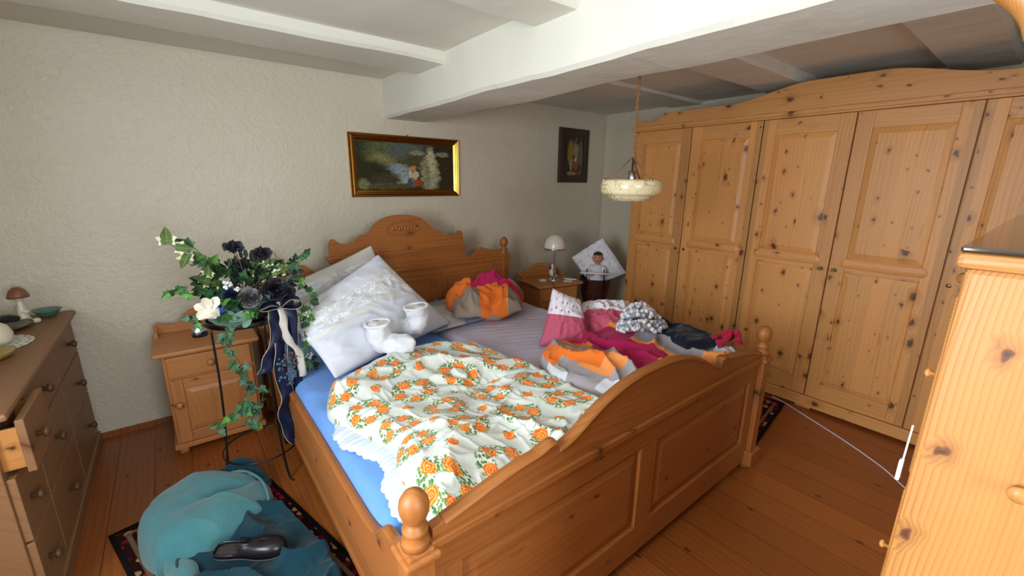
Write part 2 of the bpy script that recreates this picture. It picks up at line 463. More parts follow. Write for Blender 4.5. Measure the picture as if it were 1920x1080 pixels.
box(bm, -.03, .6, -WH-.03, WH+.03, 2.066, 2.092)
box(bm, -.018, .6, -WH-.018, WH+.018, 2.052, 2.068)
build('cornice', bm, M['wardY'], wa, bevel=.003)
dw = 2*WH/6
def lathe_y(bm, x, z, y0, y1, rx, rz):
    fs0 = len(bm.faces)
    loft(bm, [(x, y0, z), (x, y0+.02, z), (x, y1-.02, z), (x, y1, z)], [(rz*.55, rx*.5), (rz, rx), (rz, rx), (rz*.55, rx*.5)], 14, up=Vector((1, 0, 0)), mi=1)
def door_frame(bm, y0, y1, z0, z1, x0=-.008, t=.026, st=.085, rails=((.0, .11), (.93, 1.03), (-.105, 0))):
    """frame-and-panel leaf in the YZ plane facing -x; material 0 vertical, 1 horizontal grain"""
    H = z1-z0
    box(bm, x0, x0+t, y0, y0+st, z0, z1, 0); box(bm, x0, x0+t, y1-st, y1, z0, z1, 0)
    edges = []
    for a, b in rails:
        a_ = z0+a if a >= 0 else z1+a; b_ = z0+b if b > 0 else z1+b
        box(bm, x0+.001, x0+t, y0+st, y1-st, a_, b_, 1); edges.append((a_, b_))
        if .5 < a < 1.5: lathe_y(bm, x0+.004, (a_+b_)/2+.012, y0+.055, y1-.055, .012, .034)
    for (a, b), (c, d) in zip(edges, edges[1:]):
        p0, p1, q0, q1 = y0+st, y1-st, b, c
        xb, xf = x0+.012, x0+.002; k = .035
        o = [bm.verts.new(v) for v in ((xb, p0, q0), (xb, p1, q0), (xb, p1, q1), (xb, p0, q1))]
        i_ = [bm.verts.new(v) for v in ((xf, p0+k, q0+k), (xf, p1-k, q0+k), (xf, p1-k, q1-k), (xf, p0+k, q1-k))]
        bm.faces.new(i_)
        for n in range(4): bm.faces.new((o[n], o[(n+1) % 4], i_[(n+1) % 4], i_[n]))
M['brass'] = metal('dark_brass', C(120, 96, 60), .35)
M['steel'] = metal('brushed_steel', C(190, 188, 182), .25)
for i in range(6):
    y0 = -WH+i*dw+.004; y1 = -WH+(i+1)*dw-.004
    bm = B(); door_frame(bm, y0, y1, .105, 2.05)
    d = build('door', bm, [M['wardZ'], M['wardY']], wa, bevel=.0025)
    ky = y1-.035 if i in (0, 1, 2, 4) else y0+.035
    bm = B(); lathe(bm, [(.004, 0), (.0125, .001), (.0125, .004), (.007, .006), (.0, .007)][::-1] if False else [(.0125, 0), (.0125, -.004), (.006, -.006)], -.008, ky, 1.045, 16, 'X')
    build('keyhole', bm, M['brass'], d)
    if i in (2, 3):
        bm = B(); lathe(bm, [(.003, 0), (.003, -.03)], -.012, ky, 1.047, 8, 'X'); box(bm, -.052, -.040, ky-.011, ky+.011, 1.036, 1.058)
        build('key', bm, M['brass'], d, bevel=.002)

# ------------------------------------------------------------------ bed
bed = empty('double_bed', (1.39, 2.0, 0), label='large honey pine double bed with arched headboard, panelled footboard and ball-topped posts', cat='bed')
bed_loc = Vector((1.39, 2.0, 0))
def bb(name, bm, m, **k):
    bm.transform(Matrix.Translation(-bed_loc)); return build(name, bm, m, bed, **k)
BX0, BX1, FY, HY = .375, 2.425, .855, 3.18
def mirror_prof(half, cx):   # half: [(u>=0, z)] from the centre outwards
    L = [(cx-u, z) for u, z in reversed(half)]; R_ = [(cx+u, z) for u, z in half[1:]] if half[0][0] == 0 else [(cx+u, z) for u, z in half]
    return L+R_
def smoothprof(pts, n=6):
    return [(p.x, p.y) for p in catmull([(a, b, 0) for a, b in pts], n)]
cxF = 1.40
half = smoothprof([(0, .915), (.1, .912), (.2, .897), (.3, .868), (.38, .832), (.44, .800), (.50, .777), (.535, .772)], 4)
half += [(.537, .772), (.538, .800)] + smoothprof([(.545, .806), (.57, .808), (.62, .793), (.70, .785), (.80, .767), (.90, .745), (.985, .728)], 4)
top = mirror_prof(half, cxF)
bm = B()
strip(bm, top, .70, 'XZ', FY-.016, FY+.016)
loft(bm, [(u, FY, z-.004) for u, z in top if abs(u-cxF) < .532], [(.024, .011)]*len([1 for u, z in top if abs(u-cxF) < .532]), 8, up=Vector((0, 0, 1)))
for s in (-1, 1):
    pts = [(u, FY, z-.006) for u, z in top if .54 < (u-cxF)*s < .97]
    loft(bm, pts, [(.024, .011)]*len(pts), 8)
fb = bb('footboard', bm, [M['bedX'], M['bedZ']], bevel=.003)
bm = B()
# frame of the footboard: rails, muntin, stiles, panels
x0, x1 = BX0+.03, BX1-.03
box(bm, x0, x1, FY-.030, FY+.016, .675, .700, 0)     # moulding shelf
box(bm, x0, x1, FY-.022, FY+.016, .655, .676, 0)
box(bm, x0, x1, FY-.014, FY+.014, .575, .656, 0)
box(bm, x0, x1, FY-.014, FY+.014, .06, .20, 0)
box(bm, x0, x0+.10, FY-.014, FY+.014, .20, .575, 1); box(bm, x1-.10, x1, FY-.014, FY+.014, .20, .575, 1)
box(bm, 1.335, 1.445, FY-.014, FY+.014, .20, .575, 1)
for p0, p1 in ((x0+.10, 1.335), (1.445, x1-.10)):
    q0, q1 = .20, .575; k = .05; yb, yf = FY+.004, FY-.010
    o = [bm.verts.new(v) for v in ((p0, yb, q0), (p1, yb, q0), (p1, yb, q1), (p0, yb, q1))]
    i_ = [bm.verts.new(v) for v in ((p0+k, yf, q0+k), (p1-k, yf, q0+k), (p1-k, yf, q1-k), (p0+k, yf, q1-k))]
    bm.faces.new(i_)
    for n in range(4): bm.faces.new((o[n], o[(n+1) % 4], i_[(n+1) % 4], i_[n]))
    box(bm, p0, p1, FY+.006, FY+.012, q0, q1, 0)
bb('footboard_panels', bm, [M['bedX'], M['bedZ']], bevel=.004)
def post(x, y, ztop, foot=True):
    zb = ztop-.165
    bm = B()
    w = .038
    # square shaft with chamfered upper block
    box(bm, x-w, x+w, y-w, y+w, .05, zb)
    box(bm, x-w-.012, x+w+.012, y-w-.012, y+w+.012, zb-.035, zb-.012)
    box(bm, x-w-.018, x+w+.018, y-w-.018, y+w+.018, .04, .13)
    p = bb('post', bm, M['bedZ'], bevel=.007)
    bm = B()
    lathe(bm, [(.037, 0), (.036, .02), (.024, .032), (.033, .042), (.034, .052), (.022, .062), (.020, .070), (.030, .080), (.037, .098), (.039, .115), (.036, .133), (.026, .150), (.012, .160), (.001, .163)], x-bed_loc.x, y-bed_loc.y, zb, 28)
    build('finial', bm, M['ball'] if 'ball' in M else M['bedZ'], p, smooth=True)
    bm = B(); lathe(bm, [(.02, 0), (.034, .01), (.036, .03), (.03, .042)], x, y, 0, 20)
    bb('foot', bm, M['bedZ'], smooth=True)
post(BX0, FY, .862); post(BX1, FY, .868)
# headboard
cxH = 1.41
half = smoothprof([(0, 1.338), (.08, 1.333), (.16, 1.310), (.22, 1.268), (.26, 1.225), (.285, 1.205)], 4)
half += smoothprof([(.295, 1.205), (.33, 1.200), (.355, 1.175), (.40, 1.147), (.45, 1.143), (.49, 1.160), (.52, 1.185), (.545, 1.175), (.556, 1.135), (.54, 1.10), (.535, 1.065)][:9], 4)
half2 = [(.556, 1.06)]
top = mirror_prof(half+half2, cxH)
bm = B(); strip(bm, top, 1.04, 'XZ', HY-.016, HY+.016)
# oval relief on the crest
pts = [(cxH+.135*math.cos(2*PI*k/28), HY-.018, 1.235+.052*math.sin(2*PI*k/28)) for k in range(28)]
loft(bm, pts, .007, 8, closed=True)
bb('crest', bm, M['bedX'], bevel=.004)
bm = B()
for k in range(7):
    xx = -.075+.025*k
    blob(bm, (cxH+xx, HY-.018, 1.235+.004*math.sin(k*2.3)), (.012, .009, .022-.004*abs(k-3)/3), 10, 6)
bb('carving', bm, M['bedX'])
bm = B()
box(bm, cxH-.585, cxH+.585, HY-.045, HY+.02, 1.045, 1.062, 0); box(bm, cxH-.575, cxH+.575, HY-.034, HY+.02, 1.028, 1.046, 0); box(bm, cxH-.565, cxH+.565, HY-.024, HY+.02, 1.012, 1.030, 0)
half = [(0, 1.02), (.555, 1.02)] + smoothprof([(.562, 1.0), (.59, .968), (.63, .955), (.67, .968), (.71, 1.005), (.74, 1.022), (.79, 1.012), (.85, .995), (.93, .985), (1.0, .985)], 4)
top = mirror_prof(half, cxH)
strip(bm, top, .60, 'XZ', HY-.015, HY+.015, 0)
box(bm, BX0+.03, BX1-.03, HY-.044, HY+.015, .90, .925, 0); box(bm, BX0+.03, BX1-.03, HY-.030, HY+.015, .885, .902, 0)
box(bm, BX0+.03, BX1-.03, HY-.012, HY+.012, .25, .62, 0)
for p0, p1 in ((.50, 1.05), (1.13, 1.68), (1.76, 2.33)):
    for a in ((p0, p1, .80, .83), (p0, p1, .40, .43), (p0, p0+.03, .43, .80), (p1-.03, p1, .43, .80)):
        box(bm, a[0], a[1], HY-.024, HY-.01, a[2], a[3], 0)
bb('headboard', bm, [M['bedX'], M['bedZ']], bevel=.004)
post(BX0+.015, HY, 1.10); post(BX1, HY, 1.10)
# side rails with the scrolled rise at the foot end
for s, X in ((0, BX0), (1, BX1)):
    prof = [(FY, .655), (FY+.06, .655), (FY+.09, .640), (FY+.12, .612), (FY+.15, .600), (FY+.19, .598), (FY+.22, .580), (FY+.25, .545), (FY+.30, .515), (FY+.38, .50), (FY+.46, .497), (1.7, .497), (2.3, .497), (HY-.46, .497), (HY-.38, .50), (HY-.30, .515), (HY-.25, .545), (HY-.2, .58), (HY-.03, .60)]
    prof = smoothprof(prof, 3)
    bm = B(); strip(bm, prof, .20, 'YZ', X-.014, X+.014)
    pts = [(X, a, b) for a, b in prof]
    loft(bm, pts, [(.018, .008)]*len(pts), 8)
    box(bm, X-.02, X+.016, FY+.03, HY-.03, .20, .235, 0)
    bb('side_rail', bm, M['bedY'], bevel=.003)
bm = B()
for k in range(13): box(bm, .40, 2.40, 1.0+k*.165, 1.07+k*.165, .29, .31)
box(bm, .39, .42, .88, 3.16, .22, .29); box(bm, 2.38, 2.41, .88, 3.16, .22, .29); box(bm, 1.38, 1.42, .88, 3.16, .22, .29)
bb('slats', bm, M['bedX'])

# ------------------------------------------------------------------ mattresses
M['blue'] = fabric('blue_jersey', C(112, 160, 228), C(98, 146, 216), fold=.3, bump=.2)
g = G('lavender_sheet', .85, .2); g.set('Sheen Weight', .1)
M['lav'] = g.out(g.mix(g.noise(g.obj(), 5, 2), C(206, 198, 214), C(192, 184, 204)))
def mattress(name, mat, x0, x1, y0, y1, z0, z1, seed, wrinkle, label):
    bm = B(); nx, ny, r = 70, 130, .05
    def prof(t, L):     # rounded edge mapping -> offset, drop
        return t
    grid = []
    for j in range(ny+1):
        row = []
        for i in range(nx+1):
            u, v = i/nx, j/ny
            uu = (u*1.16-.08); vv = (v*1.10-.05)
            x = x0+(x1-x0)*min(1, max(0, uu)); y = y0+(y1-y0)*min(1, max(0, vv)); z = z1
            du = max(0, -uu, uu-1)/.08; dv = max(0, -vv, vv-1)/.05
            z -= (z1-z0)*max(du, dv)
            ex = min(x-x0, x1-x); ey = min(y-y0, y1-y)
            if du == 0 and dv == 0:
                e = min(ex, ey)
                if e < r: z -= r-math.sqrt(max(0, r*r-(r-e)**2))
            z += wrinkle(x, y)*(1 if max(du, dv) == 0 else .3)
            row.append(bm.verts.new((x, y, z)))
        grid.append(row)
    for j in range(ny):
        for i in range(nx): bm.faces.new((grid[j][i], grid[j][i+1], grid[j+1][i+1], grid[j+1][i]))
    bmesh.ops.holes_fill(bm, edges=[e for e in bm.edges if len(e.link_faces) == 1], sides=0)
    return build(name, bm, mat, smooth=True, label=label, cat='mattress')
mattress('mattress', M['blue'], .392, 1.385, .885, 3.14, .312, .555, 1,
         lambda x, y: .010*(ridg(x, y, 2.6, 3)-.5)+.006*fbm(Vector((x*5, y*5, 1)), 2), 'mattress under a blue fitted sheet on the left half of the bed')
def lavw(x, y):
    # pulled creases fanning across the sheet
    a = sstep(1.5, 1.75, x)*sstep(1.5, 1.9, y)*(1-sstep(2.45, 2.7, y))
    q = (y-1.5)*.95+(x-1.5)*.38
    w = mnoise.noise(Vector((x*1.2, y*1.2, 4)))*.05
    return a*(.010*abs(math.sin((q+w)*46))*(.4+.6*abs(mnoise.noise(Vector((x*2, y*6, 2))))*2))+.006*fbm(Vector((x*4, y*4, 9)), 2)
mattress('mattress', M['lav'], 1.40, 2.395, .885, 3.14, .312, .560, 2, lavw, 'mattress under a pale lavender creased sheet on the right half of the bed')

# ------------------------------------------------------------------ patterned cloth materials
def rose_material():
    g = G('rose_wreath_cotton', .8, .25); g.set('Sheen Weight', .1)
    uv = g.vadd(g.uv(), g.noise(g.uv(), 5, 1, out=1), .03)
    u, v, _ = g.sep(uv)
    P = .24
    px, py = g.div(u, P), g.div(v, P)
    row = g.m_('FLOOR', py)
    def cell(px, py):
        ix, iy = g.m_('FLOOR', px), g.m_('FLOOR', py)
        return g.sub(g.m_('FRACT', px), .5), g.sub(g.m_('FRACT', py), .5), g.wn(g.comb(ix, iy))
    fx, fy, rnd = cell(px, py)
    r = g.m_('SQRT', g.add(g.mul(fx, fx), g.mul(fy, fy)))
    th = g.add(g.m_('ARCTAN2', fy, fx), g.mul(rnd, 6.28))
    k = g.div(g.mul(th, 5), 2*PI); kf = g.mul(g.sub(g.m_('FRACT', g.add(k, 20)), .5), 2*PI/5)
    lx = g.sub(g.mul(r, g.m_('COSINE', kf)), .275); ly = g.mul(r, g.m_('SINE', kf))
    d1 = g.m_('SQRT', g.add(g.mul(lx, lx), g.mul(ly, ly)))
    gx, gy, rn2 = cell(g.add(px, .5), g.add(py, .5))
    d2 = g.m_('SQRT', g.add(g.mul(gx, gx), g.mul(gy, gy)))
    a2 = g.m_('ARCTAN2', gy, gx)
    wob = g.mul(g.sub(g.noise(uv, 90, 2), .5), .06)
    rose = g.mn(g.add(g.sub(d1, .108), wob), g.add(g.sub(d2, .088), wob))
    rm = g.ss(rose, -.006, .006, 1, 0)
    swirl = g.m_('FRACT', g.add(g.mul(rose, 26), g.mul(g.noise(uv, 70, 1), 1.6)))
    rosecol = g.ramp(swirl, [(0, C(214, 66, 20)), (.3, C(236, 108, 28)), (.62, C(246, 150, 50)), (.85, C(250, 196, 110)), (1, C(222, 76, 30))])
    # leaves round the ring and near single roses
    ln = g.voro(uv, 95, 'F1', '2D'); lc = g.sep(ln.outputs['Color'])
    band = g.mul(g.ss(g.m_('ABSOLUTE', g.sub(r, .285)), .105, .155, 1, 0), 1.0)
    near2 = g.mul(g.ss(d2, .10, .15, 1, 0), g.ss(g.m_('COSINE', g.add(a2, g.mul(rn2, 6))), -.2, .4))
    lm = g.mul(g.mul(g.mx(band, near2), g.m_('LESS_THAN', lc[0], .78)), g.ss(ln.outputs['Distance'], .46, .56, 1, 0))
    leafcol = g.mix(lc[1], C(46, 110, 62), C(128, 150, 74))
    wf = g.mul(band, g.mul(g.m_('GREATER_THAN', lc[0], .90), g.ss(ln.outputs['Distance'], .15, .25, 1, 0)))
    base = g.mix(g.noise(uv, 8, 2), C(222, 225, 218), C(210, 213, 202))
    col = g.mix(lm, base, leafcol); col = g.mix(wf, col, C(200, 60, 70)); col = g.mix(rm, col, rosecol)
    g.bump(g.noise(g.uv(), 26, 4, .6, .8), .35, .006)
    return g.out(col)
M['rose'] = rose_material()

def patch_material(name, base, rects, warp=.02, ws=6, rough=.85, stripes=None):
    """rects in uv: (u0,u1,v0,v1,colour)"""
    g = G(name, rough, .2); g.set('Sheen Weight', .1)
    uv = g.vadd(g.uv(), g.noise(g.uv(), ws, 1, out=1), warp)
    u, v, _ = g.sep(uv); col = base
    for a, b, c, d, cc in rects:
        m = g.mul(g.mul(g.m_('GREATER_THAN', u, a+warp*.5), g.m_('LESS_THAN', u, b+warp*.5)), g.mul(g.m_('GREATER_THAN', v, c+warp*.5), g.m_('LESS_THAN', v, d+warp*.5)))
        col = g.mix(m, col, C(*cc))
    g.bump(g.noise(g.uv(), 18, 4, .6, .9), .3, .006)
    return g.out(col)
OR, OR2, MAG, TAU, GRY, WHT, NAV, RED = (232, 116, 40), (240, 150, 84), (176, 30, 84), (150, 132, 118), (160, 153, 156), (208, 207, 214), (20, 22, 40), (196, 30, 60)

# ------------------------------------------------------------------ duvets
def grid_map(outline_pts):
    """4 boundary polylines (bottom, right, top, left) -> Coons patch"""
    Bt, Rt, Tp, Lf = [catmull([(a, b, 0) for a, b in L], 10) for L in outline_pts]
    def at(L, t):
        t = min(max(t, 0), 1)*(len(L)-1); i = min(int(t), len(L)-2); return L[i].lerp(L[i+1], t-i)
    c00, c10, c11, c01 = Bt[0], Bt[-1], Tp[-1], Tp[0]
    def f(u, v):
        p = at(Bt, u)*(1-v)+at(Tp, u)*v+at(Lf, v)*(1-u)+at(Rt, v)*u
        return p-(c00*(1-u)*(1-v)+c10*u*(1-v)+c11*u*v+c01*(1-u)*v)
    return f
def duvet(name, mat, outline, zb, hfn, n=(150, 150), size=(1, 1), edge=.10, **k):
    f = grid_map(outline)
    up = Vector((0, 0, 1))
    def pos(u, v):
        p = f(u, v); p.z = zb+ (hfn(p.x, p.y, u, v, True) if k.get('_x') else 0); return p, up
    def th(u, v):
        p = f(u, v); e = min(u*size[0], (1-u)*size[0], v*size[1], (1-v)*size[1])
        s = math.sqrt(max(0, 1-(1-min(1, e/edge))**2))
        return .006+s*hfn(p.x, p.y, u, v)
    k.pop('parent', None); return puff(name, mat, pos, th, n[0], n[1], .0, None, size, **k)

def creases(x, y, s, seed, amp, sharp=2.0):
    p = Vector((x*s, y*s, seed)); w = mnoise.noise_vector(p*.7)*.8
    r = 1-abs(mnoise.noise(p+w))*2.2
    return amp*max(0, r)**sharp
def flor_h(x, y, u, v):
    h = .085+.035*mnoise.noise(Vector((x*2.2, y*2.2, 3)))+.016*mnoise.noise(Vector((x*6, y*6, 8)))
    h += creases(x*1.0+y*.5, y*.6-x*.5, 2.3, 11, .030, 3)
    h += creases(x*.6, y*1.5, 5.0, 21, .013, 3)+creases(x*1.6+y*.4, y*.8, 8.0, 31, .006, 3)
    # radial gathers around a tuck near the middle
    cx, cy = 1.08, 1.62; dx, dy = x-cx, y-cy; r = math.hypot(dx, dy); a = math.atan2(dy, dx)
    h += .012*math.sin(a*9+mnoise.noise(Vector((x*3, y*3, 5)))*5)*math.exp(-r*3.2)*min(1, r*8)
    h -= .035*math.exp(-(r/.12)**2)
    e = min(u, 1-u, v, 1-v); h0 = .08+.02*mnoise.noise(Vector((x*2.2, y*2.2, 3)))
    return max(.02, h0+(h-h0)*sstep(0, .10, e))
duvet('floral_duvet', M['rose'], [
    [(.50, .93), (.78, .905), (1.10, .90), (1.42, .925)],            # foot edge
    [(1.42, .925), (1.42, 1.2), (1.43, 1.6), (1.37, 2.02)],         # right
    [(.49, 2.03), (.68, 2.13), (.95, 2.26), (1.19, 2.24), (1.37, 2.02)],   # head edge
    [(.50, .93), (.50, 1.25), (.54, 1.42), (.48, 1.60), (.425, 1.84), (.49, 2.03)]], .556, flor_h, (190, 200), (1.0, 1.3), .09,
    label='cream duvet printed with wreaths of orange roses spread over the left half of the bed', cat='duvet')
# thin white blanket with gathered lace edge peeking out on the left
M['white'] = fabric('white_cotton', C(206, 212, 226), C(196, 204, 222), bump=.15, fold=.5)
bm = B()
lf = catmull([(.44, .90, 0), (.435, 1.02, 0), (.425, 1.14, 0), (.445, 1.27, 0), (.485, 1.36, 0), (.47, 1.45, 0), (.415, 1.55, 0), (.40, 1.64, 0), (.42, 1.74, 0), (.47, 1.80, 0)], 14)
rows = []
for i, p in enumerate(lf):
    fr = .003*math.sin(i*1.35)+.005*math.sin(i*.41)
    row = []
    for j in range(10):
        t = j/9; x = p.x+(.62-p.x)*t+(fr*(1-t)**2); z = .563+.020*math.sin(min(1, t*3)*PI/2)+.0028*math.sin(i*1.35+1)*(1-t)**2+.008*mnoise.noise(Vector((p.y*14, x*5, 3)))+.006*mnoise.noise(Vector((x*9, p.y*9, 0)))
        row.append(bm.verts.new((x, p.y, z)))
    rows.append(row)
for a, b in zip(rows, rows[1:]):
    for j in range(9): bm.faces.new((a[j], a[j+1], b[j+1], b[j]))
o = build('lace_blanket', bm, M['white'], smooth=True, label='thin white lace-edged coverlet peeking out from under the rose-wreath duvet', cat='coverlet')
s = o.modifiers.new('s', 'SOLIDIFY'); s.thickness = .006; s.offset = 0

# multi-coloured duvet on the right, bunched up at the foot end
patch = patch_material('patchwork_cotton', C(*GRY), [
    (.0, .30, .0, .40, GRY), (.0, .08, .60, .80, WHT), (.08, .26, .74, .95, OR), (.18, .34, .40, .60, OR2), (.22, .32, .50, .74, OR), (.05, .16, .30, .42, WHT), (.13, .19, .02, .20, WHT), (.24, .32, .04, .20, OR2),
    (.34, .46, .0, 1.0, TAU), (.46, .78, .62, 1.0, MAG), (.40, .52, .72, .90, OR), (.42, .66, .34, .62, MAG), (.42, .70, .0, .36, OR), (.62, .82, .0, .30, OR2), (.66, .72, .0, .62, OR2), (.70, 1.0, .22, .62, (150, 142, 146)), (.78, 1.0, .62, 1.0, OR2), (.82, .9, .0, .22, WHT)], .05, 3)
def pat_h(x, y, u, v):
    h = .10+.045*mnoise.noise(Vector((x*2.6, y*2.6, 13)))
    h += .055*math.exp(-((x-1.62)/.15)**2)*sstep(.95, 1.3, y)*.9
    h += .05*sstep(1.75, 2.1, x)*(1-sstep(1.35, 1.75, y))
    h += creases(x*1.6-y*.5, y+x*.3, 3.2, 41, .035, 3)+creases(x, y*1.4, 7, 51, .012, 3)+.01*mnoise.noise(Vector((x*11, y*11, 2)))
    h -= .06*math.exp(-((x-1.80-.25*(y-1.3))/.045)**2)*(1-sstep(1.45, 1.6, y))
    return max(.03, h)
duvet('patchwork_duvet', patch, [
    [(1.40, .97), (1.7, .90), (2.05, .895), (2.36, .91)],
    [(2.36, .91), (2.39, 1.15), (2.38, 1.5), (2.34, 1.76)],
    [(1.47, 1.60), (1.62, 1.70), (1.95, 1.72), (2.34, 1.76)],
    [(1.40, .97), (1.43, 1.12), (1.38, 1.38), (1.47, 1.60)]], .56, pat_h, (160, 150), (1, 1), .10,
    label='crumpled patchwork duvet in grey, orange and magenta bunched at the foot of the right side', cat='duvet')
# navy cloth over it
M['navy'] = fabric('navy_cloth', C(*NAV), C(14, 16, 30), fold=.5, bump=.3)
duvet('navy_garment', M['navy'], [
    [(2.12, 1.12), (2.22, 1.06), (2.33, 1.02)], [(2.33, 1.02), (2.40, 1.2), (2.40, 1.45)], [(2.20, 1.50), (2.30, 1.52), (2.40, 1.45)], [(2.12, 1.12), (2.17, 1.3), (2.20, 1.50)]],
    .715, lambda x, y, u, v: .032+.015*mnoise.noise(Vector((x*5, y*5, 3)))+creases(x, y*1.5, 6, 5, .02, 2.5), (50, 60), (.3, .45), .06,
    label='dark navy garment lying on the patchwork duvet beside the pompom scarf', cat='clothing')
M['crim'] = fabric('crimson_knit', C(188, 24, 62), C(160, 16, 50), fold=.8, bump=.4)
bm = B()
pts = catmull([(2.25, 1.02, .745), (2.29, .985, .78), (2.33, 1.01, .80), (2.36, .96, .79), (2.32, .94, .765), (2.38, .985, .765), (2.385, 1.05, .745), (2.33, 1.05, .765), (2.28, 1.06, .77)], 9)
loft(bm, pts, [(.024+.008*math.sin(k*.55), .014+.004*math.sin(k*.8)) for k in range(len(pts))], 16)
for v in bm.verts: v.co += mnoise.noise_vector(v.co*30)*.010
build('crimson_scarf', bm, M['crim'], smooth=True, label='small crumpled crimson scarf at the footboard corner near the right post', cat='scarf')
# pompom scarf: a loop of pompoms
M['pom'] = fabric('grey_yarn', C(150, 148, 152), fold=.5)
pm = []
for nm, c in (('pom_white', (232, 230, 234)), ('pom_grey', (176, 182, 192)), ('pom_pink', (230, 204, 206)), ('pom_blue', (160, 172, 190))):
    pm.append(fabric(nm, C(*c), scale=300, bump=.5))
sca = empty('pompom_scarf', (2.13, 1.42, .77), label='looped scarf of small white, grey and pink pompoms on the patchwork duvet', cat='scarf')
loopA = [(.13*math.cos(2*PI*k/12), .095*math.sin(2*PI*k/12)+.0, .012+.02*math.sin(4*PI*k/12)) for k in range(12)]
bm = B(); loft(bm, loopA, .026, 10, closed=True); loft(bm, [(a*.7+.04, b*.75+.05, c+.045) for a, b, c in loopA], .019, 10, closed=True)
build('yarn', bm, M['pom'], sca, smooth=True)
bms = [B() for _ in pm]; rnd = random.Random(3)
for loop, cnt, rr, R_ in ((loopA, 170, .032, 0), ([(a*.7+.04, b*.75+.05, c+.045) for a, b, c in loopA], 100, .025, 1)):
    L = catmull(loop+[loop[0]], 8)
    for k in range(cnt):
        c = L[int(k/cnt*(len(L)-1))]; a = rnd.uniform(-.6, PI+.6)
        o_ = Vector((c.x, c.y, 0)).normalized()*math.cos(a)*rr+Vector((0, 0, math.sin(a)*rr))
        r_ = rnd.uniform(.011, .015); bmi = bms[rnd.choice((0, 0, 0, 1, 1, 2, 3))]
        blob(bmi, c+o_, r_, 8, 6, jit=.0015)
for bmi, m in zip(bms, pm): build('pompoms', bmi, m, sca, smooth=True, kind='stuff')

# ------------------------------------------------------------------ pillows
def lace_material(name, base, b0, b1, axis='v'):
    g = G(name, .85, .2); g.set('Sheen Weight', .1)
    u, v, _ = g.sep(g.uv()); t = v if axis == 'v' else u; s = u if axis == 'v' else v
    band = g.mul(g.ss(t, b0, b0+.006), g.ss(t, b1-.006, b1, 1, 0))
    vo = g.voro(g.uv(), 16, 'F1', '2D'); fl = g.ss(g.m_('ABSOLUTE', g.sub(vo.outputs['Distance'], .28)), .05, .1, 1, 0)
    vo2 = g.voro(g.uv(), 60, 'DISTANCE_TO_EDGE', '2D'); net = g.ss(vo2.outputs['Distance'], .03, .09, 1, 0)
    pat = g.mx(g.mx(fl, g.mul(net, .6)), g.ss(g.noise(g.uv(), 22, 3), .52, .6))
    lace = g.mix(pat, C(206, 210, 220), C(240, 239, 235))
    trim = g.mx(g.mul(g.ss(t, b0-.035, b0-.03), g.ss(t, b0-.012, b0-.008, 1, 0)), g.mul(g.ss(t, b1+.012, b1+.016), g.ss(t, b1+.055, b1+.06, 1, 0)))
    fine = g.m_('FRACT', g.mul(t, 90))
    col = g.mix(band, base, lace); col = g.mix(g.mul(trim, .55), col, C(228, 220, 200))
    g.bump(g.add(g.mul(g.mul(pat, band), 1.0), g.add(g.mul(g.mul(fine, trim), .6), g.mul(g.noise(g.uv(), 7, 3), 2.0))), .35, .004)
    return g.out(col)
lace = lace_material('lace_pillow', C(212, 214, 224), .24, .47)
lace2 = lace_material('lace_pillow_cream', C(206, 202, 194), .16, .40)
# v runs from the apex edge (apex - left) to the bottom edge
quad_pillow('lace_pillow', lace, [(.40, 2.52, .86), (1.04, 2.73, 1.125), (1.46, 2.53, .62), (.55, 2.15, .60)], .12, .026, .05, .7, 3, 90,
            label='big white pillow with a diagonal lace band, front one of the two at the headboard', cat='pillow')
quad_pillow('lace_pillow', lace2, [(.44, 2.93, .93), (1.09, 2.98, 1.15), (1.30, 2.97, .66), (.46, 2.82, .66)], .09, .02, .05, .7, 8, 80,
            label='white pillow with cream lace behind the front lace pillow, against the headboard', cat='pillow')
bluechk = patch_material('pale_check_cotton', C(176, 184, 200), [(a, b, c, d, cc) for a, b, c, d, cc in ((0, .2, .0, .3, (150, 162, 186)), (.2, .45, .3, .62, (196, 194, 190)), (.45, .7, 0, .3, (142, 156, 184)), (.7, 1, .3, .62, (150, 160, 182)), (0, .2, .62, 1, (204, 202, 196)), (.2, .45, .0, .28, (206, 204, 200)), (.45, .7, .62, 1, (190, 190, 190)), (.2, .45, .62, 1., (146, 158, 182)))], .02, 3)
quad_pillow('checked_pillow', bluechk, [(1.30, 2.50, .585), (1.93, 2.55, .585), (2.0, 3.12, .60), (1.36, 3.12, .60)], .055, .02, .03, .35, 5, 60,
            label='flat pale blue and grey checked pillow under the orange crumpled pillow', cat='pillow')
orp = patch_material('orange_crimson_cotton', C(*TAU), [(.0, .36, .30, 1.0, OR), (.30, .80, .50, 1.0, MAG), (.36, .78, .0, .50, OR2), (.36, .76, .0, .47, OR), (.78, 1.0, .30, .62, RED), (.78, 1.0, .62, 1, TAU), (.0, .33, .0, .34, TAU)], .06, 3)
def ofold(u, v):
    return .045*math.exp(-((v-.72)/.22)**2)*math.exp(-((u-.55)/.42)**4)-.030*math.exp(-((v-.44-.12*u)/.05)**2)*sstep(.05, .2, u)*sstep(.95, .8, u)-.035*math.exp(-((u-.28-.1*v)/.05)**2)*sstep(.25, .6, v)*sstep(1, .8, v)+creases(u*1.0, v*.8, 4, 3, .018, 3)*sstep(0, .15, min(u, v, 1-u, 1-v))
quad_pillow('crumpled_pillow', orp, [(1.46, 2.50, .665), (1.98, 2.34, .65), (2.24, 2.74, .68), (1.70, 2.96, .70)], .15, .045, -.05, .40, 9, 90, fold=ofold, rag=.045,
            label='crumpled pillow in orange, crimson and taupe lying near the headboard right side', cat='pillow')
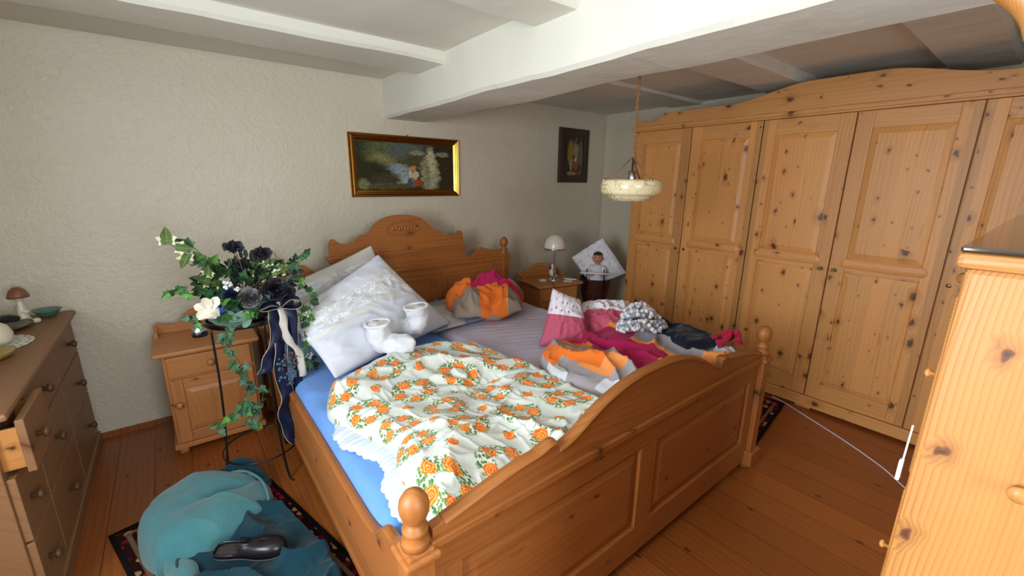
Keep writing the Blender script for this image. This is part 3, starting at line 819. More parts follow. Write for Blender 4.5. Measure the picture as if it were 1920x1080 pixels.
def pinkpil(name):
    g = G(name, .85, .2)
    u, v, _ = g.sep(g.uv())
    m = g.m_('LESS_THAN', v, .56)
    vo = g.voro(g.uv(), 6.5, 'F1', '2D', .5)
    fl = g.mul(g.ss(vo.outputs['Distance'], .14, .20, 1, 0), g.ss(g.noise(g.uv(), 40, 2), .42, .5))
    top = g.mix(fl, C(232, 230, 238), C(206, 84, 112))
    g.bump(g.noise(g.uv(), 10, 3), .3, .005)
    return g.out(g.mix(m, top, C(196, 92, 116)))
M['pinkw'] = pinkpil('pink_and_white_cotton')
quad_pillow('pink_cushion', M['pinkw'], [(1.71, 1.87, .59), (1.98, 1.67, .60), (2.02, 1.82, .86), (1.86, 1.92, .94)], .085, .012, .04, .9, 4, 60,
            label='upright pink cushion with white sprigged top, the left one of the pair on the bed', cat='cushion')
quad_pillow('pink_cushion', M['pinkw'], [(1.98, 1.86, .60), (2.22, 1.58, .62), (2.44, 1.74, .80), (2.20, 1.96, .78)], .085, .025, .04, .9, 6, 60,
            label='slumped pink and white cushion behind the pompom scarf, the right one of the pair', cat='cushion')

# ------------------------------------------------------------------ fluffy white boots
g = G('white_plush', .95, .1); g.set('Sheen Weight', .5)
g.bump(g.add(g.noise(g.obj(), 120, 3), g.noise(g.obj(), 30, 2)), .45, .006)
M['plush'] = g.out(g.mix(g.noise(g.obj(), 60, 3), C(228, 228, 232), C(214, 214, 222)))
M['plushin'] = fabric('plush_lining', C(226, 220, 206), bump=.5)
def bootie(loc, rz, tilt, label):
    e = empty('plush_bootie', loc, rz, label=label, cat='slipper'); e.rotation_euler = (tilt[0], tilt[1], rz); e.scale = (1.0, 1.0, 1.0)
    path = catmull([(-.185, 0, .045), (-.15, 0, .055), (-.08, 0, .062), (-.01, 0, .07), (.012, 0, .11), (.015, 0, .15), (.012, 0, .185)], 6)
    n = len(path); rad = []
    for i in range(n):
        t = i/(n-1)
        if t < .5: a = .018+.044*math.sqrt(min(1, t/.25)); rad.append((a, a*.86))
        else: rad.append((.062+.010*(t-.5)*2, .064+.010*(t-.5)))
    bm = B(); rings = loft(bm, path, rad, 26, cap=True)
    for v in bm.verts:
        v.co += mnoise.noise_vector(v.co*22)*.012
        if v.co.z < .006: v.co.z = .006
    build('bootie_body', bm, M['plush'], e, smooth=True)
    bm = B(); pts = [(.012+.068*math.cos(2*PI*k/28), .068*math.sin(2*PI*k/28), .187) for k in range(28)]
    loft(bm, pts, .009, 10, closed=True)
    for v in bm.verts: v.co += mnoise.noise_vector(v.co*40)*.006
    build('cuff', bm, M['plush'], e, smooth=True)
    bm = B(); lathe(bm, [(.062, .1885), (.052, .187), (.0, .1865)], .012, 0, 0, 20, cap=False); build('lining', bm, M['plushin'], e, smooth=True)
    return e
bootie((1.10, 2.30, .672), math.radians(-49), (0.05, -.10, 0), 'upper white plush bootie, toe towards the lace pillow, resting above the other one')
bootie((.84, 2.22, .640), math.radians(140), (-.03, .05, 0), 'lower white plush bootie at the duvet edge, toe towards the rose-wreath duvet')

# ------------------------------------------------------------------ nightstands
def nightstand(loc, rz, label, w=.47, d=.42, H=.655):
    e = empty('nightstand', loc, rz, label=label, cat='nightstand')
    bm = B(); box(bm, -w/2+.015, w/2-.015, 0.015, d-.01, .06, H-.025, 0)
    box(bm, -w/2, w/2, 0, d, .045, .075, 0)
    build('body', bm, M['nsZ'], e, bevel=.004)
    bm = B(); box(bm, -w/2-.022, w/2+.022, -.028, d, H-.025, H, 0); build('top', bm, M['nsX'], e, bevel=.008)
    # gallery: scrolled back board and short side wings
    half = smoothprof([(0, H+.135), (.05, H+.128), (.09, H+.10), (.12, H+.06), (.16, H+.045), (.20, H+.06), (.23, H+.065), (.24, H+.03)], 4)
    bm = B(); strip(bm, mirror_prof(half, 0), H-.002, 'XZ', d-.025, d-.007)
    for s in (-1, 1):
        prof = smoothprof([(d-.13, H+.012), (d-.11, H+.035), (d-.07, H+.035), (d-.03, H+.06)], 4)
        strip(bm, prof, H-.002, 'YZ', s*(w/2+.002)-.009, s*(w/2+.002)+.009)
    pts = [(.055*math.cos(2*PI*k/20), d-.027, H+.085+.025*math.sin(2*PI*k/20)) for k in range(20)]
    loft(bm, pts, .004, 6, closed=True)
    build('gallery', bm, M['nsX'], e, bevel=.003)
    bm = B(); box(bm, -w/2+.03, w/2-.03, -.002, .02, H-.165, H-.04, 0); dr = build('drawer', bm, M['nsX'], e, bevel=.006)
    bm = B(); lathe(bm, [(.009, 0), (.008, -.012), (.018, -.02), (.019, -.028), (.010, -.034), (.001, -.035)], 0, -.002, H-.10, 18, 'Y'); build('knob', bm, M['nsZ'], dr, smooth=True)
    bm = B(); z0, z1 = .085, H-.18; x0, x1 = -w/2+.03, w/2-.03; st = .06
    box(bm, x0, x0+st, -.002, .02, z0, z1, 0); box(bm, x1-st, x1, -.002, .02, z0, z1, 0)
    box(bm, x0+st, x1-st, -.001, .02, z0, z0+st, 1); box(bm, x0+st, x1-st, -.001, .02, z1-st, z1, 1)
    k = .03; yb, yf = .012, .002; p0, p1, q0, q1 = x0+st, x1-st, z0+st, z1-st
    o = [bm.verts.new(v) for v in ((p0, yb, q0), (p1, yb, q0), (p1, yb, q1), (p0, yb, q1))]
    i_ = [bm.verts.new(v) for v in ((p0+k, yf, q0+k), (p1-k, yf, q0+k), (p1-k, yf, q1-k), (p0+k, yf, q1-k))]
    bm.faces.new(i_)
    for n in range(4): bm.faces.new((o[n], o[(n+1) % 4], i_[(n+1) % 4], i_[n]))
    dd = build('door', bm, [M['nsZ'], M['nsX']], e, bevel=.004)
    bm = B(); lathe(bm, [(.009, 0), (.008, -.012), (.018, -.02), (.019, -.028), (.010, -.034), (.001, -.035)], x0+.03, -.002, (z0+z1)/2+.05, 18, 'Y'); build('knob', bm, M['nsZ'], dd, smooth=True)
    for sx in (-1, 1):
        for yy in (.04, d-.05):
            bm = B(); lathe(bm, [(.018, 0), (.026, .012), (.026, .03), (.02, .046)], sx*(w/2-.04), yy, 0, 16); build('foot', bm, M['nsZ'], e, smooth=True)
    return e
nightstand((.065, 2.93, 0), 0, 'small pine nightstand left of the bed behind the flower stand')
nightstand((2.845, 2.83, 0), math.radians(-9), 'small pine nightstand carrying the glass-shaded lamp, right of the headboard')

# table lamp
M['opal'] = plain('opal_glass', C(226, 218, 204), .25, .6, Subsurface_Weight=.2)
lamp = empty('table_lamp', (2.90, 2.98, .655), label='chrome table lamp with a dome of opal glass on the right nightstand', cat='lamp')
bm = B(); lathe(bm, [(.068, 0), (.07, .004), (.068, .010), (.012, .013)], 0, 0, 0, 32); build('base', bm, M['steel'], lamp, smooth=False)
bm = B(); lathe(bm, [(.022, .010), (.022, .035), (.009, .037), (.009, .30), (.016, .302), (.016, .325)], 0, 0, 0, 20); build('stem', bm, M['steel'], lamp)
bm = B(); pr = [(.002, .455)]+[(.105*math.sin(a), .335+.12*math.cos(a)) for a in [PI/2*k/12 for k in range(1, 13)]]+[(.106, .322), (.100, .312), (.03, .310)]
lathe(bm, pr, 0, 0, 0, 36); build('shade', bm, M['opal'], lamp, smooth=True)
bm = B(); lathe(bm, [(.106, .318), (.107, .322), (.107, .312), (.106, .310)], 0, 0, 0, 36, cap=False); build('shade_rim', bm, M['steel'], lamp)
M['brown_cord'] = plain('brown_cord', C(60, 42, 30), .6)
bm = B(); loft(bm, catmull([(-.02, -.03, .006), (-.12, -.10, .008), (-.16, -.155, .006), (-.165, -.185, -.02), (-.15, -.195, -.15), (-.155, -.19, -.35), (-.16, -.19, -.60)], 8), .003, 6); build('power_cord', bm, M['brown_cord'], lamp, smooth=True)
# figurine, glasses, papers, pen beside the lamp
M['cream'] = plain('cream_ceramic', C(222, 214, 192), .25)
M['dkred'] = plain('dark_red_glaze', C(110, 30, 34), .35)
fg = empty('dog_figurine', (2.995, 3.10, .655), label='little cream and dark figurine behind the lamp on the right nightstand', cat='figurine')
bm = B(); blob(bm, (0, 0, .045), (.04, .035, .045), 14, 10); blob(bm, (-.01, -.015, .105), (.032, .03, .034), 14, 10); blob(bm, (-.015, -.045, .098), (.013, .014, .011), 10, 8)
for s in (-1, 1): blob(bm, (s*.02, -.04, .012), (.014, .022, .012), 10, 6)
build('figure', bm, M['cream'], fg, smooth=True)
bm = B()
for s in (-1, 1): blob(bm, (-.01+s*.03, -.008, .108), (.010, .014, .024), 10, 8)
blob(bm, (-.016, -.058, .102), .005, 8, 6); blob(bm, (.0, -.042, .115), .0035, 6, 5); blob(bm, (-.022, -.042, .115), .0035, 6, 5)
build('ears_and_nose', bm, M['dkred'], fg, smooth=True)
M['paper'] = plain('white_paper', C(226, 222, 212), .8)
bm = B(); bm_m = Matrix.Translation((3.00, 2.87, 0)) @ Matrix.Rotation(.5, 4, 'Z')
vs_ = box(bm, -.06, .06, -.04, .04, .656, .661); bmesh.ops.transform(bm, matrix=bm_m, verts=vs_)
build('notepad', bm, M['paper'], label='small white notepad on the right nightstand beside the lamp base', cat='paper')
bm = B(); loft(bm, [(2.99, 2.93, .668), (3.02, 2.90, .667), (3.07, 2.83, .667)], .0045, 8)
build('pen', bm, M['paper'], label='white pen lying at the right edge of the right nightstand', cat='pen')
bm = B(); box(bm, 2.745, 2.80, 2.97, 3.03, .656, .676); build('tissue_pack', bm, M['paper'], bevel=.006, label='small white packet left of the lamp on the right nightstand', cat='packet')

# ------------------------------------------------------------------ doll's pram with doll
pr_ = empty('doll_pram', (3.50, 2.96, 0), math.radians(-50), label='brown wicker doll pram standing in the corner between nightstand and wardrobe', cat='pram')
g = G('brown_wicker', .4, .5)
x, y, z = g.sep(g.obj())
zz = g.add(g.mul(g.m_('ABSOLUTE', x), 1.1), z)
w = g.m_('SINE', g.mul(zz, 190)); w2 = g.m_('SINE', g.mul(g.add(x, y), 300))
g.bump(g.add(w, g.mul(w2, .4)), .8, .006)
M['wicker'] = g.out(g.mix(g.ss(w, -.3, .8), C(44, 20, 14), C(110, 52, 36)))
M['black'] = plain('black_enamel', C(18, 18, 20), .3)
bm = B()
prof = []
ringsn = [(.28, .080, .075), (.32, .110, .10), (.40, .132, .125), (.48, .150, .145), (.57, .160, .155), (.61, .166, .160), (.607, .157, .150), (.56, .150, .142)]
rs = []
for zz_, a, b in ringsn:
    rs.append([bm.verts.new((a*math.copysign(abs(math.cos(t))**.8, math.cos(t)), b*math.copysign(abs(math.sin(t))**.8, math.sin(t)), zz_)) for t in [2*PI*k/36 for k in range(36)]])
for a, b in zip(rs, rs[1:]):
    for k in range(36): bm.faces.new((a[k], a[(k+1) % 36], b[(k+1) % 36], b[k]))
bm.faces.new(rs[0]); bm.faces.new(rs[-1])
build('basket', bm, M['wicker'], pr_, smooth=True)
for sx in (-1, 1):
    for sy in (-1, 1):
        bm = B(); c = (sx*.17, sy*.13, .10)
        pts = [(c[0], c[1]+.095*math.cos(2*PI*k/28), c[2]+.095*math.sin(2*PI*k/28)) for k in range(28)]
        loft(bm, pts, .006, 8, closed=True)
        for k in range(8): loft(bm, [c, (c[0], c[1]+.09*math.cos(2*PI*k/8), c[2]+.09*math.sin(2*PI*k/8))], .002, 5)
        lathe(bm, [(.014, -.01), (.014, .01)], *c, 12, 'X')
        build('wheel', bm, M['black'], pr_, smooth=True)
for sy in (-1, 1):
    bm = B(); loft(bm, [(-.17, sy*.13, .10), (.17, sy*.13, .10)], .005, 8); build('axle', bm, M['black'], pr_, smooth=True)
for sx in (-1, 1):
    bm = B(); loft(bm, catmull([(sx*.15, -.13, .10), (sx*.12, -.06, .22), (sx*.06, 0, .285), (sx*.12, .06, .22), (sx*.15, .13, .10)], 6), .006, 8); build('leg', bm, M['black'], pr_, smooth=True)
    bm = B(); loft(bm, [(sx*.088, -.150, .50), (sx*.088, -.175, .62), (sx*.088, -.185, .735)], .006, 8); build('handle_rod', bm, M['black'], pr_, smooth=True)
bm = B(); loft(bm, [(-.155, -.190, .69), (.165, -.190, .69)], .010, 12); build('handle', bm, M['whitewood'], pr_, smooth=True)
# printed pillow standing in the pram
g = G('printed_white_cotton', .85, .2)
vo = g.voro(g.uv(), 7, 'F1', '2D', .6); fl = g.mul(g.ss(g.m_('ABSOLUTE', g.sub(vo.outputs['Distance'], .2)), .03, .06, 1, 0), g.ss(g.noise(g.uv(), 18, 2), .48, .55))
g.bump(g.noise(g.uv(), 6, 3), .3, .006)
M['print'] = g.out(g.mix(fl, C(232, 230, 234), C(180, 150, 172)))
quad_pillow('printed_pillow', M['print'], [(3.32, 3.15, .815), (3.50, 2.99, .50), (3.72, 2.72, .67), (3.53, 2.92, 1.04)], .045, .012, -.02, .7, 2, 50,
            label='white sprig-printed pillow propped up behind the doll in the pram', cat='pillow')
# doll
M['dollskin'] = plain('doll_skin', C(206, 142, 116), .4, .4)
M['dollhair'] = plain('doll_hair', C(62, 38, 28), .6)
M['dollcloth'] = fabric('white_doll_dress', C(226, 226, 232), fold=.8, bump=.4)
M['ink'] = plain('dark_eye', C(24, 20, 22), .2)
M['lip'] = plain('doll_lips', C(170, 62, 60), .4)
dl = empty('doll', (3.455, 2.905, .60), 0, label='dark-haired baby doll in a white dress sitting in the wicker pram', cat='doll')
dl.rotation_euler = (-.05, 0, math.radians(-50))
bm = B()
loft(bm, catmull([(0, .02, .02), (0, .012, .06), (0, .008, .11), (0, .006, .145), (0, .004, .165), (0, .002, .18)], 4), [(.062-.0*i, .045) if i < 8 else ((.062-.004*(i-8), .043-.0022*(i-8)) if i < 16 else (.022, .022)) for i in range(21)], 18)
for s in (-1, 1):
    loft(bm, catmull([(s*.05, .004, .135), (s*.078, -.012, .095), (s*.072, -.045, .060), (s*.055, -.066, .058)], 4), [.020-.0006*i for i in range(13)], 10)
    blob(bm, (s*.050, -.074, .058), (.014, .017, .010), 10, 8)
    for q in range(4): loft(bm, [(s*(.044+.005*q), -.082, .058), (s*(.043+.005*q), -.092+.001*q, .055), (s*(.043+.005*q), -.097+.002*q, .050)], .0036, 6)
    loft(bm, [(s*.040, -.070, .060), (s*.034, -.082, .062)], .004, 6)
# head as part of the same body
hb = bmesh.ops.create_uvsphere(bm, u_segments=32, v_segments=24, radius=1, matrix=Matrix.Translation((0, 0, .232)))['verts']
for v in hb:
    d = v.co-Vector((0, 0, .232)); x, y, z = d
    fy = -y
    px = x*.054*(1-.10*max(0, -z)); py = y*.056; pz = z*.062
    cheek = math.exp(-(((abs(x)-.52)/.30)**2+((z+.30)/.28)**2))*.005*(fy > 0)
    nose = math.exp(-((x/.13)**2+((z+.10)/.16)**2))*.011*(fy > 0)
    socket = math.exp(-(((abs(x)-.36)/.18)**2+((z-.08)/.14)**2))*.0045*(fy > 0)
    chin = math.exp(-((x/.3)**2+((z+.78)/.2)**2))*.004*(fy > 0)
    mouth = math.exp(-((x/.24)**2+((z+.44)/.10)**2))*.003*(fy > 0)
    v.co = Vector((px, py-cheek-nose-chin-mouth+socket, .232+pz))
for s in (-1, 1): blob(bm, (s*.054, .002, .228), (.007, .011, .014), 10, 8)
build('body', bm, M['dollskin'], dl, smooth=True)
bm = B()
loft(bm, catmull([(0, .018, -.02), (0, .014, .03), (0, .010, .08), (0, .006, .13), (0, .004, .158), (0, .003, .166)], 5), [(.085-.0008*i, .062-.0006*i) if i < 14 else (.074-.004*(i-13), .052-.0022*(i-13)) for i in range(26)], 22)
for s in (-1, 1): loft(bm, catmull([(s*.048, .004, .14), (s*.078, -.010, .10), (s*.074, -.040, .064)], 5), [.026, .028, .029, .029, .028, .027, .027, .026, .026, .025, .025], 14)
for v in bm.verts: v.co += mnoise.noise_vector(v.co*35)*.004
build('dress', bm, M['dollcloth'], dl, smooth=True)
bm = B()
hh = bmesh.ops.create_uvsphere(bm, u_segments=28, v_segments=20, radius=1, matrix=Matrix.Identity(4))['verts']
dele = []
for v in hh:
    x, y, z = v.co
    if z < .42 and y < .05 or z < -.45: dele.append(v)
    v.co = Vector((x*.0575, y*.0595+.001, .234+z*.0665))+mnoise.noise_vector(v.co*6)*.0022
bmesh.ops.delete(bm, geom=dele, context='VERTS'); build('hair', bm, M['dollhair'], dl, smooth=True)
bm = B()
for s in (-1, 1):
    blob(bm, (s*.0195, -.0485, .237), (.0075, .004, .0055), 12, 8)
    loft(bm, [(s*.011, -.0525, .250), (s*.020, -.0515, .2535), (s*.029, -.047, .250)], .0013, 6)
build('eyes', bm, M['ink'], dl, smooth=True)
bm = B(); blob(bm, (0, -.0545, .2045), (.011, .004, .0032), 12, 6); blob(bm, (0, -.054, .2005), (.008, .004, .0028), 12, 6); build('mouth', bm, M['lip'], dl, smooth=True)

# ------------------------------------------------------------------ pictures
def paint(name, shapes, base, aspect, nz=.13, ns=11, rough=.25):
    """shapes in uv: (cx, cy, rx, ry, soft, colour)"""
    g = G(name, rough, .5)
    uv = g.vadd(g.uv(), g.noise(g.uv(), ns, 4, .65, out=1), nz)
    u, v, _ = g.sep(uv); col = g.mix(g.noise(g.uv(), 9, 4), C(*base), C(*[int(c*.55) for c in base]))
    for cx, cy, rx, ry, so, cc in shapes:
        du = g.div(g.sub(u, cx+nz*.5), rx); dv = g.div(g.sub(v, cy+nz*.5), ry)
        d = g.m_('SQRT', g.add(g.mul(du, du), g.mul(dv, dv)))
        col = g.mix(g.ss(d, 1-so, 1+so, 1, 0), col, C(*cc))
    tex = g.noise(g.uv(), 32, 5, .7, 1.0); col = g.mix(g.ss(tex, .45, .62, 0, .55), col, C(28, 32, 22)); tex2 = g.noise(g.uv(), 55, 4, .7); col = g.mix(g.ss(tex2, .58, .70, 0, .35), col, C(170, 168, 130))
    return g.out(col)
M['gold'] = metal('gilt_frame', C(200, 150, 62), .28)
M['golddk'] = metal('gilt_dark', C(120, 74, 30), .4)
M['dkwood'] = plain('dark_brown_wood', C(62, 42, 30), .45)
def picture(name, x0, x1, z0, z1, fw, depth, mats, pmat, label, cat='picture', bands=None):
    e = empty(name, ((x0+x1)/2, YB, (z0+z1)/2), label=label, cat=cat)
    w, h = (x1-x0)/2, (z1-z0)/2
    bm = B()
    def ring(pr):   # pr: (inset, depth) list -> mitred moulding
        rs = []
        for i, dd in pr:
            rs.append([bm.verts.new((sx*(w-i), -dd, sz*(h-i))) for sx, sz in ((-1, -1), (1, -1), (1, 1), (-1, 1))])
        return rs
    rs = ring(bands)
    for q, (a, b) in enumerate(zip(rs, rs[1:])):
        for k in range(4):
            f = bm.faces.new((a[k], a[(k+1) % 4], b[(k+1) % 4], b[k])); f.material_index = q % len(mats) if len(mats) > 1 else 0
    build('frame', bm, mats, e)
    bm = B(); uvl = bm.loops.layers.uv.new('UVMap'); iw, ih = w-bands[-1][0]+.002, h-bands[-1][0]+.002
    box(bm, -iw, iw, -.010, -.002, -ih, ih)
    for f in bm.faces:
        for lp in f.loops: lp[uvl].uv = ((lp.vert.co.x+iw)/(2*iw), (lp.vert.co.z+ih)/(2*ih))
    build('canvas', bm, pmat, e)
    return e
forest = paint('forest_stream_painting', [
    (.30, .80, .22, .30, .5, (96, 106, 66)), (.22, .62, .12, .12, .5, (150, 146, 88)), (.50, .85, .22, .18, .5, (92, 104, 96)), (.40, .48, .20, .07, .35, (150, 160, 160)), (.42, .30, .09, .18, .3, (150, 166, 172)), (.47, .16, .12, .09, .4, (170, 180, 182)),
    (.15, .35, .17, .28, .4, (44, 50, 32)), (.28, .22, .14, .14, .4, (70, 64, 42)), (.30, .08, .30, .07, .3, (86, 84, 56)), (.85, .5, .22, .5, .4, (40, 36, 26)), (.60, .62, .13, .16, .4, (80, 78, 44)),
    (.735, .36, .10, .40, .3, (168, 166, 132)), (.745, .62, .05, .30, .35, (196, 188, 150)), (.70, .35, .03, .30, .5, (132, 136, 100)), (.60, .80, .08, .05, .4, (150, 150, 126)), (.88, .80, .07, .05, .4, (146, 146, 122)),
    (.525, .33, .030, .10, .15, (214, 194, 160)), (.52, .18, .028, .09, .2, (70, 84, 104)), (.575, .32, .030, .10, .15, (208, 190, 160)), (.60, .17, .055, .07, .2, (160, 72, 34)), (.55, .47, .025, .05, .2, (206, 140, 80)), (.05, .12, .05, .12, .4, (120, 126, 80))], (46, 54, 38), 2)
picture('framed_painting', 1.135, 2.105, 1.468, 1.952, .055, .03, [M['gold'], M['golddk']], forest, 'wide gilt-framed painting of a dark forest and stream hung above the headboard',
        bands=[(0, 0), (.0, .022), (.006, .030), (.014, .026), (.022, .030), (.030, .024), (.036, .024), (.050, .012), (.056, .012)])
bm = B(); loft(bm, [(1.62, YB-.002, 1.955), (1.62, YB-.018, 1.962)], .004, 8); build('nail', bm, M['steel'], label='small nail head above the wide gilt-framed painting', cat='nail')
inter = paint('dim_room_painting', [(.35, .55, .15, .34, .3, (150, 122, 40)), (.62, .66, .12, .26, .25, (150, 138, 104)), (.70, .87, .06, .07, .2, (40, 20, 24)), (.60, .85, .05, .06, .3, (110, 96, 60)), (.85, .45, .12, .45, .3, (104, 98, 80)),
    (.62, .28, .15, .14, .25, (150, 80, 34)), (.60, .42, .08, .07, .2, (200, 176, 150)), (.52, .47, .05, .05, .2, (40, 24, 22)), (.38, .25, .05, .12, .3, (170, 158, 140)), (.2, .2, .12, .16, .4, (50, 28, 26)), (.45, .06, .25, .05, .3, (160, 130, 96)), (.82, .2, .08, .10, .3, (90, 30, 24))], (58, 40, 28), .6)
picture('framed_print', 3.365, 3.825, 1.597, 2.168, .07, .03, [M['dkwood']], inter, 'narrow dark-framed painting of a dim room on the back wall near the corner',
        bands=[(0, 0), (0, .020), (.012, .026), (.055, .022), (.070, .014), (.076, .014)])

# ------------------------------------------------------------------ pendant lamp
ZP = 2.293
pe = empty('pendant_lamp', (1.99, 1.47, ZP), label='marbled cream glass bowl pendant hanging on three ropes from the ceiling', cat='lamp')
g = G('marbled_glass', .12, .6)
n = g.noise(g.obj(), 5.5, 3, .5, 1.6); vein = g.ss(g.m_('ABSOLUTE', g.sub(n, .5)), .0, .016, 1, 0)
g.set('Subsurface Weight', .15); g.set('Coat Weight', .5)
M['marble'] = g.out(g.mix(g.mul(vein, .7), g.mix(g.noise(g.obj(), 6, 3), C(238, 226, 190), C(222, 200, 150)), C(150, 96, 50)))
M['rope'] = fabric('hemp_rope', C(150, 112, 72), C(120, 84, 50), 300, bump=.5)
bz = 1.612-ZP
bm = B()
lathe(bm, [(.128, bz+.002), (.150, bz+.006), (.160, bz-.006), (.163, bz-.03), (.160, bz-.062), (.148, bz-.074), (.130, bz-.078), (.126, bz-.090), (.110, bz-.094), (.104, bz-.104), (.001, bz-.112), (.001, bz-.106), (.10, bz-.098), (.120, bz-.075), (.150, bz-.06), (.152, bz-.01), (.128, bz-.004)], 0, 0, 0, 48, cap=False)
build('bowl', bm, M['marble'], pe, smooth=True)
bm = B(); 
for k in range(2):
    pts = []
    for i in range(90):
        t = i/89; z = -t*(ZP-1.745); a = t*60+k*PI
        pts.append((.0045*math.cos(a), .0045*math.sin(a), z))
    loft(bm, pts, .005, 6)
blob(bm, (0, 0, 1.745-ZP), (.014, .014, .016), 12, 8)
for k in range(3):
    a = 2*PI*k/3+2.4
    loft(bm, [(0, 0, 1.74-ZP), (.075*math.cos(a), .075*math.sin(a), 1.665-ZP), (.146*math.cos(a), .146*math.sin(a), bz+.006)], .0045, 8)
build('rope', bm, M['rope'], pe, smooth=True)
bm = B()
for k in range(3):
    a = 2*PI*k/3+2.4; blob(bm, (.150*math.cos(a), .150*math.sin(a), bz+.004), (.008, .008, .009), 10, 6)
    build('hook', bm, M['steel'], pe, smooth=True); bm = B()
lathe(bm, [(.006, .12), (.006, .055), (.02, .05), (.022, .0), (.018, -.01)], 0, 0, bz, 16)
build('bulb_holder', bm, M['steel'], pe, smooth=True)
bm = B(); loft(bm, [(0, 0, 0), (.004, .004, -.3), (0, 0, bz+.12)], .003, 6); build('power_cord', bm, M['rope'], pe, smooth=True)
bm = B(); lathe(bm, [(.045, 0), (.045, -.01), (.03, -.035), (.01, -.045)], 0, 0, 0, 24); build('ceiling_rose', bm, M['whitewood'], pe, smooth=True)

# ------------------------------------------------------------------ dresser on the left
DX, DY0, DY1, DH = -.54, 2.0, 3.42, .85
dr = empty('chest_of_drawers', (DX, (DY0+DY1)/2, 0), label='wide pine chest of drawers along the left wall, its nearest top drawer ajar', cat='dresser')
dl_ = Vector((DX, (DY0+DY1)/2, 0))
def dd(name, bm, m, parent=None, **k):
    bm.transform(Matrix.Translation(-dl_)); o = build(name, bm, m, parent or dr, **k); return o
bm = B(); box(bm, XL+.03, DX-.02, DY0, DY1, .04, DH-.03); box(bm, XL+.03, DX+.012, DY0-.0, DY1, .0, .07); dd('body', bm, M['dresY'], bevel=.004)
bm = B(); box(bm, XL+.02, DX+.03, DY0-.012, DY1+.012, DH-.028, DH); dd('top', bm, M['dresY'], bevel=.010)
def wdrawer(y0, y1, z0, z1, out=0, knobs=(.5,)):
    bm = B(); box(bm, DX-.02+out, DX+.002+out, y0, y1, z0, z1)
    if out: box(bm, DX-.30, DX-.02+out, y0+.015, y0+.028, z0+.015, z1-.03, 1); box(bm, DX-.30, DX-.02+out, y1-.028, y1-.015, z0+.015, z1-.03, 1); box(bm, DX-.30, DX-.02+out, y0+.02, y1-.02, z0+.02, z0+.028, 1)
    o = dd('drawer', bm, [M['dresY'], M['nearX']], bevel=.002)
    for t in knobs:
        bm = B(); yc = y0+(y1-y0)*t
        lathe(bm, [(.010, 0), (.009, .012), (.019, .020), (.021, .028), (.012, .036), (.001, .037)], DX+.002+out, yc, (z0+z1)/2, 18, 'X')
        bm.transform(Matrix.Translation(-dl_)); build('knob', bm, M['knobdk'], o, smooth=True)
M['knobdk'] = plain('brown_knob', C(92, 62, 38), .45)
cols = [(DY0+.012, DY0+.30), (DY0+.31, DY0+.86), (DY0+.87, DY1-.012)]
rows_ = [(.615, .810), (.355, .605), (.085, .345)]
for ri, (z0, z1) in enumerate(rows_):
    for ci, (y0, y1) in enumerate(cols):
        wdrawer(y0, y1, z0, z1, .055 if (ri == 0 and ci == 0) else 0, (.30,) if ci == 0 else ((.45,) if ci == 1 else (.62,)))
# things on the dresser
M['greenglass'] = plain('green_glass', C(120, 170, 150), .1, .6, Transmission_Weight=.5)
M['darkcloth'] = fabric('dark_cloth', C(46, 40, 38))
g = G('amber_glass', .15, .6); g.set('Transmission Weight', .3); M['amber'] = g.out(C(170, 140, 60))
M['teal'] = plain('teal_glaze', C(60, 100, 100), .25)
mf = empty('mushroom_girl_figurine', (-.685, 3.29, DH), label='small pale figurine with a brown mushroom-like hat on the dresser near the back wall', cat='figurine')
bm = B(); lathe(bm, [(.030, 0), (.032, .01), (.022, .03), (.018, .07), (.013, .10), (.012, .115)], 0, 0, .0, 20); blob(bm, (.012, -.012, .055), (.018, .012, .012), 10, 6); blob(bm, (0, 0, .125), (.016, .016, .018), 14, 10)
build('figure', bm, M['cream'], mf, smooth=True)
bm = B(); lathe(bm, [(.008, .128), (.042, .132), (.040, .145), (.030, .170), (.014, .185), (.001, .188)], 0, 0, .0, 24); build('hat', bm, plain('brown_glaze', C(132, 84, 62), .4), mf, smooth=True)
bm = B(); lathe(bm, [(.02, 0), (.035, .01), (.055, .035), (.060, .04), (.052, .036), (.032, .014), (.001, .010)], -.605, 3.34, DH, 28)
build('glass_bowl', bm, M['greenglass'], smooth=True, label='shallow green glass bowl at the far end of the dresser', cat='bowl')
bm = B(); blob(bm, (-.630, 3.22, DH+.014), (.018, .015, .014), 12, 8); build('cream_egg', bm, M['cream'], smooth=True, label='small cream egg-shaped ornament beside the green glass bowl', cat='ornament')
bm = B(); lathe(bm, [(.07, 0), (.13, .012), (.15, .022), (.13, .018), (.06, .008), (.001, .007)], -.78, 3.16, DH, 30); build('wooden_dish', bm, plain('dark_dish', C(96, 76, 52), .3), smooth=True, label='shallow brown dish behind the white doily on the dresser', cat='dish')
bm = B(); 
for k in range(6): blob(bm, (-.86+.03*k, 3.18+.03*math.sin(k*2), DH+.05+.01*math.cos(k)), (.045, .035, .02), 14, 8, jit=.01)
build('dark_scarf', bm, M['darkcloth'], smooth=True, label='dark crumpled cloth at the back left of the dresser', cat='cloth')
g = G('crochet', .9, .1); x, y, z = g.sep(g.obj()); r = g.m_('SQRT', g.add(g.mul(x, x), g.mul(y, y))); a = g.m_('ARCTAN2', y, x)
h = g.mul(g.m_('GREATER_THAN', g.m_('SINE', g.mul(a, 22)), .3), g.m_('GREATER_THAN', g.m_('SINE', g.mul(r, 190)), .5))
M['crochet'] = g.out(g.mix(g.mul(h, .7), C(222, 220, 210), C(110, 96, 80)))
bm = B(); c0 = bm.verts.new((0, 0, .004)); rr = [bm.verts.new((.15*(1+.05*abs(math.sin(k*PI/4)))*math.cos(2*PI*k/96), .15*(1+.05*abs(math.sin(k*PI/4)))*math.sin(2*PI*k/96), .003)) for k in range(96)]
